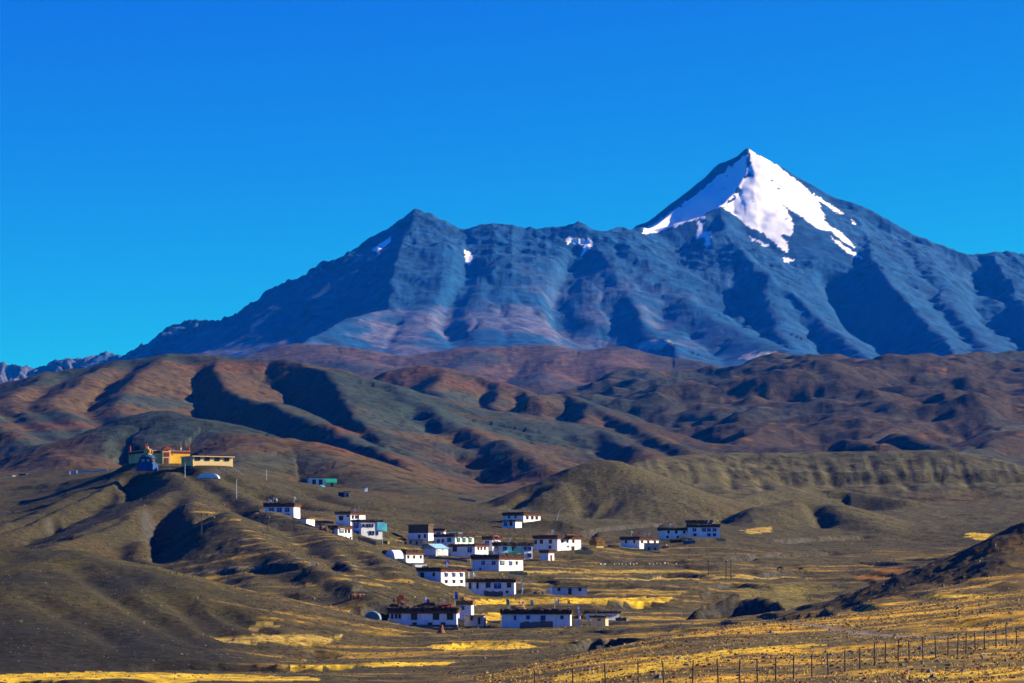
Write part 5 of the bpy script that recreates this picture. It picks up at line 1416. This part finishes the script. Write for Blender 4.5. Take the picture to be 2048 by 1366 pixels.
wall_run([(855,1110),(935,1124)], .7, .5, M_RUB, 'dark retaining wall below the blue-roofed shed', 870, 12)
wall_run([(140,940),(215,934)], 1.1, .7, wall_material('pale rubble', (.42, .44, .46), (.16, .16, .17)), 'pale stone wall on the ridge left of the monastery', 1330, 13)
wall_run([(918,997),(935,995),(952,994)], 1.2, 1.0, wall_material('tan ruin', (.40, .32, .20), (.22, .17, .11)), 'crumbling tan stone ruin at the foot of the rust-brown spur', 1318, 14)
for (px_, lab) in ((139, 'short white marker post at the open end of the ridge wall'), (153, 'white marker post standing against the ridge wall')):
    x, y, z = P(px_, 938, 1320); o = MB().box(-.3, .3, -.3, .3, -.5, 1.4, .08, .08).build('marker_post', M_WHITE); o.location = (x, y, ground_z(x, y)); tag(o, lab, 'post')

# firewood and dung stacks by the houses
for i, (px_, py_, D, rx, ry, rz, lab) in enumerate((
    (990, 1104, 925, 1.2, .8, 1.0, 'dark firewood stack behind the green-awning house'), (1172, 1098, 915, 1.1, .9, 1.0, 'dark firewood stack between the brush-roofed house and the straw hut'),
    (1226, 1102, 945, 1.6, .9, .8, 'low dark dung stack left of the concrete-annex house'), (852, 1138, 790, 1.0, .8, .8, 'dark firewood stack below the low yard annex'),
    (806, 1082, 950, 1.4, 1., 1.0, 'brown firewood stack left of the dark-storeyed house'), (640, 1062, 900, 1.2, .9, .8, 'brown firewood stack right of the flat-roofed white house'),
    (772, 1080, 910, 1.0, .8, .9, 'olive fodder stack right of the blue-porch house'), (1246, 1246, 640, 1.3, .9, .8, 'dark firewood stack right of the white shed'),
    (985, 1256, 612, .9, .7, .6, 'low brown dung stack beside the grey plastered shed'), (1078, 1194, 735, 1.2, .8, .7, 'dark dung stack left of the pale-blue building'),
    (716, 1228, 640, 1.6, 1., .9, 'rust-brown rubbish heap left of the rubble pen'), (1330, 1086, 965, 1.2, .8, .8, 'dark dung stack between the two right-hand white houses'))):
    x, y, z = P(px_, py_, D); rs = random.Random(i)
    mb = MB().lumpy(-rx, rx, -ry, ry, -.4, rz, .35, .12, i)
    for k_ in range(14):
        a_, b_ = rs.uniform(-rx, rx), rs.uniform(-ry, ry)
        mb.tube((a_, b_, rz * .8), (a_ + rs.uniform(-.6, .6), b_ + rs.uniform(-.4, .4), rz + rs.uniform(.05, .4)), .04, .025, 4)
    o = mb.build('fuel_stack', (M_BRUSH, M_MUD, mat('olive fodder', (.22, .20, .05), (.10, .09, .03), 3.), mat('rust rubbish', (.30, .13, .05), (.12, .06, .03), 3.))[2 if i == 6 else 3 if i == 10 else i % 2])
    o.location = (x, y, ground_z(x, y)); o.rotation_euler = (0, 0, rs.uniform(-.5, .5)); tag(o, lab, 'stack', 'fuel and fodder stacks by the houses')

# poles
def pole(px_, yb, yt, D, m, label, r=.14, lean=0., arm=True, group=None, name='utility_pole'):
    if D is None:
        w = hit(px_, yb, 500, 1335); D = w[1]
    x, y, z = P(px_, yb, D); z = ground_z(x, y); H_ = (yb - yt) / F * D
    o = thing(name, label, 'pole', (x, y, z), 0., group)
    MB().tube((0, 0, -.8), (lean, 0, H_), r, r * .6, 8).build('shaft', m, o)
    if arm:
        MB().box(lean - .55, lean + .55, -.06, .06, H_ - .5, H_ - .36).build('crossarm', m, o)
        for q in (-.45, 0, .45):
            MB().tube((lean + q, 0, H_ - .36), (lean + q, 0, H_ - .12), .05, .035, 6).build('insulator', M_WHITE, o)
    return np.array([x + lean, y, z + H_ - .15])
w1 = pole(473, 997, 958, None, M_STEEL, 'white steel pole on the slope below the cream dormitory', arm=False)
w2 = pole(533, 940, 917, 1160., M_STEEL, 'pale steel pole standing on the ridge right of the dormitory', arm=False)
w3 = pole(370, 944, 914, 1090., M_STEEL, 'white steel pole in front of the monastery', arm=False)
w4 = pole(403, 1068, 1026, None, M_WOOD, 'thin wooden pole on the left hillside')
w5 = pole(536, 1046, 1018, 830., M_WOOD, 'thin wooden pole before the blue-windowed hillside house')
w6 = pole(1112, 1042, 1018, 1034., M_STEEL, 'leaning pale pole on the knoll beside the white house', lean=1.6, r=.1)
w7 = pole(1452, 1160, 1120, None, M_WOOD, 'left post of the twin wooden poles in the fields', name='power_pole')
w8 = pole(1462, 1160, 1119, None, M_WOOD, 'right post of the twin wooden poles in the fields', name='power_pole')
w9 = pole(1417, 1150, 1119, None, M_WOOD, 'single thin wooden pole next to the twin poles')
w10 = pole(941, 1122, 1092, 845., M_STEEL, 'thin white mast beside the house with teal corner windows', arm=False, r=.08)
w11 = pole(848, 1122, 1101, 795., M_STEEL, 'thin pale mast beside the red-edged white house', arm=False, r=.07)
w12 = pole(661, 1092, 1075, 868., M_WOOD, 'short wooden pole in front of the dark brush heap', arm=False, r=.1)
w13 = pole(765, 1068, 1042, 905., M_STEEL, 'white flagpole right of the house with turquoise sheet', arm=False, r=.1)
def wire(p, q, label, sag=.8):
    mb = MB(); n = 10; pts = []
    for i in range(n + 1):
        f_ = i / n; c = np.array(p) * (1 - f_) + np.array(q) * f_; c[2] -= sag * 4 * f_ * (1 - f_); pts.append(tuple(c - np.array(p)))
    for a_, b_ in zip(pts[:-1], pts[1:]):
        mb.tube(a_, b_, .022, .022, 4)
    o = mb.build('overhead_wire', mat('cable', (.10, .10, .10), rough=.6)); o.location = tuple(p); tag(o, label, 'wire')
kn = on_roof(house('three sunny windows'), 1080, .1, .3)
wire(w6, kn, 'cable from the leaning knoll pole to the white house roof', .5)
wire(w4, w5, 'cable slung between two wooden poles across the left hillside', 2.0)
# tall prayer mast between the front houses
x, y, z = P(1160, 1251, 612); o = thing('prayer_mast', 'tall leaning mast wrapped in white prayer cloth beside the fodder house', 'flag', (x, y, ground_z(x, y)))
MB().tube((0, 0, -.6), (-.75, 0, 4.4), .09, .04, 8).build('mast', M_WOOD, o)
for q in range(6):
    f_ = .25 + .12 * q; c = cloth_mesh(.45, .75, 50 + q, .1).build('cloth', CLOTH['pink' if q in (0, 3) else 'white'], o, True); c.location = (-.75 * f_ - .05, -.05, 4.4 * f_ + .45)
x, y, z = P(1043, 1193, 735); o = thing('prayer_mast', 'slim teal and white prayer mast right of the three-bayed house', 'flag', (x, y, ground_z(x, y)))
MB().tube((0, 0, -.6), (0, 0, 3.8), .07, .04, 8).build('mast', M_WHITE, o)
for q in range(4):
    c = cloth_mesh(.35, .8, 70 + q, .1).build('cloth', CLOTH['teal' if q % 2 else 'white'], o, True); c.location = (.03, 0, 3.7 - .85 * q)
x, y, z = P(1154, 1253, 610); o = MB().box(-.35, .35, -.35, .35, -.3, 1.1, .06, .06).box(-.42, .42, -.42, .42, 1.1, 1.22).build('incense_burner', M_WHITE); o.location = (x, y, ground_z(x, y)); tag(o, 'small white block at the foot of the leaning prayer mast', 'block')
# cloths hung on houses
hp_ = house('turquoise sheet'); a, b = hp_['a'], hp_['bb']
c = cloth_mesh(3.4, 2.6, 91, .5).build('turquoise_sheet', mat('turquoise sheet', (.10, .52, .60), (.07, .40, .48), 1.), hp_['root'], True); c.location = (a / 2 + .12, b * .25, hp_['h'] + .1); c.rotation_euler = (0, 0, math.radians(90))
hq = house('green awning'); a, b = hq['a'], hq['bb']
MB().box(a / 2, a / 2 + 1.4, -b * .42, -b * .05, 2.25, 2.33).build('awning', mat('green awning', (.03, .50, .36), (.02, .36, .26), 1.), hq['root'])
MB().box(a / 2, a / 2 + .1, -b * .1, b * .22, .4, 3.6).build('porch_panel', mat('teal porch', (.06, .20, .24), (.04, .13, .16), 1.), hq['root'])
hw = house('pale blue sheet roof'); a, b = hw['a'], hw['bb']
for q in (-.24, .24):
    MB().box(a / 2, a / 2 + .08, b * q - b * .16, b * q + b * .16, .05, hw['h'] - .15).build('door', M_WHITE, hw['root'])

# ------------------------------------------------------------------ fence across the near slope
FPX = [(1070,1372),(1145,1376),(1212,1378),(1277,1381),(1328,1378),(1385,1380),(1437,1378),(1478,1376),(1515,1372),(1551,1366),(1587,1360),(1624,1351),(1657,1345),(1690,1343),(1720,1339),(1749,1336),(1770,1335),(1796,1334),(1819,1334),(1846,1333),(1872,1327),(1896,1324),(1915,1320),(1932,1312),(1951,1305),(1969,1298),(1992,1295),(2013,1291),(2034,1288),(2056,1284),(2078,1280)]
fence = None; tops = []
for i, (px_, py_) in enumerate(FPX):
    D = float(np.interp(px_, [1070, 1300, 1587, 1850, 2078], [196, 194, 189, 212, 246]))
    x = (px_ - 1024) / F * D; z = ground_z(x, D)
    if fence is None:
        fence = thing('wire_fence', 'post and wire fence running across the ochre near slope', 'fence', (x, D, z)); org = np.array([x, D, z])
    hp2 = 1.55 * random.Random(i).uniform(.94, 1.06); ln = random.Random(i + 50).uniform(-.06, .10)
    o = MB().tube((0, 0, -.4), (-ln, 0, hp2), .055, .045, 7).build('post', M_WOOD, fence); o.location = tuple(np.array([x, D, z]) - org)
    tops.append((np.array([x, D, z]) - org, hp2, ln))
for lv in (.3, .58, .84, .97):
    mb = MB()
    for (p, hA, lA), (q, hB, lB) in zip(tops[:-1], tops[1:]):
        mb.tube(tuple(p + np.array([-lA * lv, 0, hA * lv])), tuple(q + np.array([-lB * lv, 0, hB * lv])), .004, .004, 4)
    mb.build('wire', mat('rusty wire', (.12, .09, .07)), fence)
mb = MB()
for i0, i1 in ((24, 25), (27, 28)):
    (p, hA, lA), (q, hB, lB) = tops[i0], tops[i1]
    mb.tube(tuple(p + np.array([-lA, 0, hA])), tuple(q + np.array([-lB, 0, hB])), .04, .04, 6)
    mb.build('top_rail', M_WOOD, fence); mb = MB()

# ------------------------------------------------------------------ pale stones along a field edge, grazing animals
def stone_mesh(seed, name='stone'):
    rr = random.Random(seed); mb = MB(); n = 7
    for zz, r in ((-.3, .55), (.1, .5), (.32, .34)):
        for i in range(n):
            an = 2 * math.pi * i / n; q = r * rr.uniform(.8, 1.2)
            mb.v.append((q * math.cos(an), q * .8 * math.sin(an), zz * rr.uniform(.85, 1.15)))
    mb.v.append((0, 0, .4))
    for j in range(2):
        for i in range(n):
            mb.f.append((j * n + i, j * n + (i + 1) % n, (j + 1) * n + (i + 1) % n, (j + 1) * n + i))
    for i in range(n):
        mb.f.append((2 * n + i, 2 * n + (i + 1) % n, 3 * n))
    mb.f.append(tuple(reversed(range(n))))
    return mb
smesh = None
for i, px_ in enumerate((1192,1201,1207,1210,1228,1238,1244,1252,1260,1267,1273,1298,1306,1313,1321,1329,1336,1352)):
    py_ = 1129 - (px_ - 1190) * .011 + (i * 7 % 5 - 2) * .4
    w = hit(px_, py_, 700, 1000)
    if smesh is None:
        o = stone_mesh(3).build('pale_stone', mat('limewashed stone', (.74, .70, .60), (.55, .50, .40), 2.)); smesh = o
    else:
        o = smesh.copy(); COL.objects.link(o)
    sc_ = .38 + (i * 13 % 7) * .05
    o.location = (w[0], w[1], ground_z(w[0], w[1]) + .1 * sc_); o.scale = (sc_, sc_, sc_); o.rotation_euler = (0, 0, i * 1.3)
    tag(o, 'small pale stone in the row along the grey field edge', 'stone', 'pale stones along the field edge')
def animal(px_, py_, coat, patch, label, size, rz):
    w = hit(px_, py_, 600, 1000)
    o = thing('grazing_animal', label, 'animal', (w[0], w[1], ground_z(w[0], w[1])), rz); o.scale = (size,) * 3
    v = [(0, 0, .95), (.35, 0, .98), (.65, 0, 1.02), (.95, 0, .85), (1.12, 0, .55), (1.22, 0, .28), (-.45, 0, 1.0), (-.7, 0, .85), (-.78, 0, .45),
         (.55, .16, .62), (.55, .17, .34), (.55, .17, .0), (.55, -.16, .62), (.57, -.17, .34), (.55, -.17, .0),
         (-.5, .16, .68), (-.58, .17, .36), (-.52, .17, .0), (-.5, -.16, .68), (-.58, -.17, .36), (-.52, -.17, .0)]
    e = [(0, 1), (1, 2), (2, 3), (3, 4), (4, 5), (0, 6), (6, 7), (7, 8), (2, 9), (9, 10), (10, 11), (2, 12), (12, 13), (13, 14), (6, 15), (15, 16), (16, 17), (6, 18), (18, 19), (19, 20)]
    r = [.29, .29, .25, .15, .11, .08, .25, .05, .03, .11, .065, .05, .11, .065, .05, .13, .07, .05, .13, .07, .05]
    skin('body', v, e, r, coat, o)
    if patch:
        skin('pale_flank', [(-.52, -.02, .98), (-.35, -.03, 1.0)], [(0, 1)], [.262, .285], patch, o)
animal(1559, 1141, mat('black coat', (.015, .014, .013), (.01, .01, .01)), mat('white coat', (.7, .68, .62)), 'black animal with pale hindquarters grazing in the fields', 1.0, math.radians(8))
animal(1603, 1142, MATS['black coat'], None, 'plain black animal grazing in the fields', .8, math.radians(170))

# ------------------------------------------------------------------ loose stones, scrub and grass (nobody could count them)
def scatter(name, n, fn, m, kinds, seed, dens):
    r_ = np.random.default_rng(seed); V = []; Fc = []; cnt = 0
    tries = 0
    while cnt < n and tries < n * 12:
        tries += 1
        px_, D = dens(r_)
        x = (px_ - 1024) / F * D
        if any((x - p[0]) ** 2 + (D - p[1]) ** 2 < (p[3] * .95) ** 2 for p in PADS):
            continue
        z = ground_z(x, D); k = len(V)
        v, f_ = kinds(r_, D)
        V += [(x + a_, D + b_, z + c_) for a_, b_, c_ in v]; Fc += [tuple(k + i for i in q) for q in f_]
        cnt += 1
    me = bpy.data.meshes.new(name); me.from_pydata(V, [], Fc); me.materials.append(m)
    o = bpy.data.objects.new(name, me); COL.objects.link(o); o['kind'] = 'stuff'
    o['label'] = fn; o['category'] = 'ground cover'
    return o
def k_stone(r_, D):
    s_ = r_.uniform(.04, .12) * (1 + D / 900.) * (2.2 if r_.random() < .05 else 1)
    v = [(s_ * r_.uniform(.7, 1.3), 0, 0), (0, s_ * r_.uniform(.7, 1.2), 0), (-s_ * r_.uniform(.7, 1.3), 0, 0), (0, -s_ * r_.uniform(.7, 1.2), 0), (s_ * r_.uniform(-.3, .3), 0, s_ * r_.uniform(.6, 1.1)), (0, 0, -s_ * .4)]
    return v, [(0, 1, 4), (1, 2, 4), (2, 3, 4), (3, 0, 4), (1, 0, 5), (2, 1, 5), (3, 2, 5), (0, 3, 5)]
def k_tuft(r_, D):
    v = []; f_ = []; hgt = r_.uniform(.06, .16); s_ = r_.uniform(.10, .3)
    for i in range(6):
        an = r_.uniform(0, 6.283); bx_, by_ = r_.uniform(-s_, s_), r_.uniform(-s_, s_); k = len(v); w = r_.uniform(.03, .07)
        v += [(bx_ - w * math.sin(an), by_ + w * math.cos(an), -.03), (bx_ + w * math.sin(an), by_ - w * math.cos(an), -.03), (bx_ + .1 * math.cos(an), by_ + .1 * math.sin(an), hgt * r_.uniform(.7, 1.2))]
        f_.append((k, k + 1, k + 2))
    return v, f_
def k_scrub(r_, D):
    s_ = r_.uniform(.05, .16) * (1 + D / 1200.); v = []; f_ = []
    n = 6
    for zz, q in ((-.1, 1.), (.45, .8)):
        for i in range(n):
            an = 6.283 * i / n; rr_ = s_ * q * r_.uniform(.7, 1.3)
            v.append((rr_ * math.cos(an), rr_ * math.sin(an), s_ * zz * r_.uniform(.8, 1.4)))
    v.append((0, 0, s_ * .8))
    for i in range(n):
        f_.append((i, (i + 1) % n, n + (i + 1) % n, n + i)); f_.append((n + i, n + (i + 1) % n, 2 * n))
    return v, f_
def d_hill(r_):
    return r_.uniform(-40, 1150), 430 + 700 * r_.random() ** .8
def d_fore(r_):
    D = 150 + 260 * r_.random(); return r_.uniform(950 if D < 300 else 1250, 2090), D
def d_all(r_):
    return r_.uniform(-40, 2090), 170 + 1000 * r_.random()
def d_valley(r_):
    return r_.uniform(500, 2090), 410 + 650 * r_.random()
scatter('loose_stones', 13000, 'loose grey stones strewn over the slopes', mat('loose stone', (.17, .145, .11), (.09, .08, .06), 1.), k_stone, 1, d_all)
scatter('dark_scrub', 9000, 'low dark cushion scrub on the near slopes', mat('dark scrub', (.06, .055, .03), (.03, .028, .018), 1.), k_scrub, 2, lambda r_: d_hill(r_) if r_.random() < .6 else d_all(r_))
scatter('rust_scrub', 1200, 'rust-brown low scrub on the near slope', mat('rust scrub', (.26, .09, .02), (.13, .045, .015), 1.), k_scrub, 3, d_fore)
scatter('dry_grass', 12000, 'dry straw-yellow grass tufts on the near slope and fields', mat('dry grass', (.62, .42, .10), (.42, .27, .06), 1.), k_tuft, 4, lambda r_: d_fore(r_) if r_.random() < .65 else d_valley(r_))
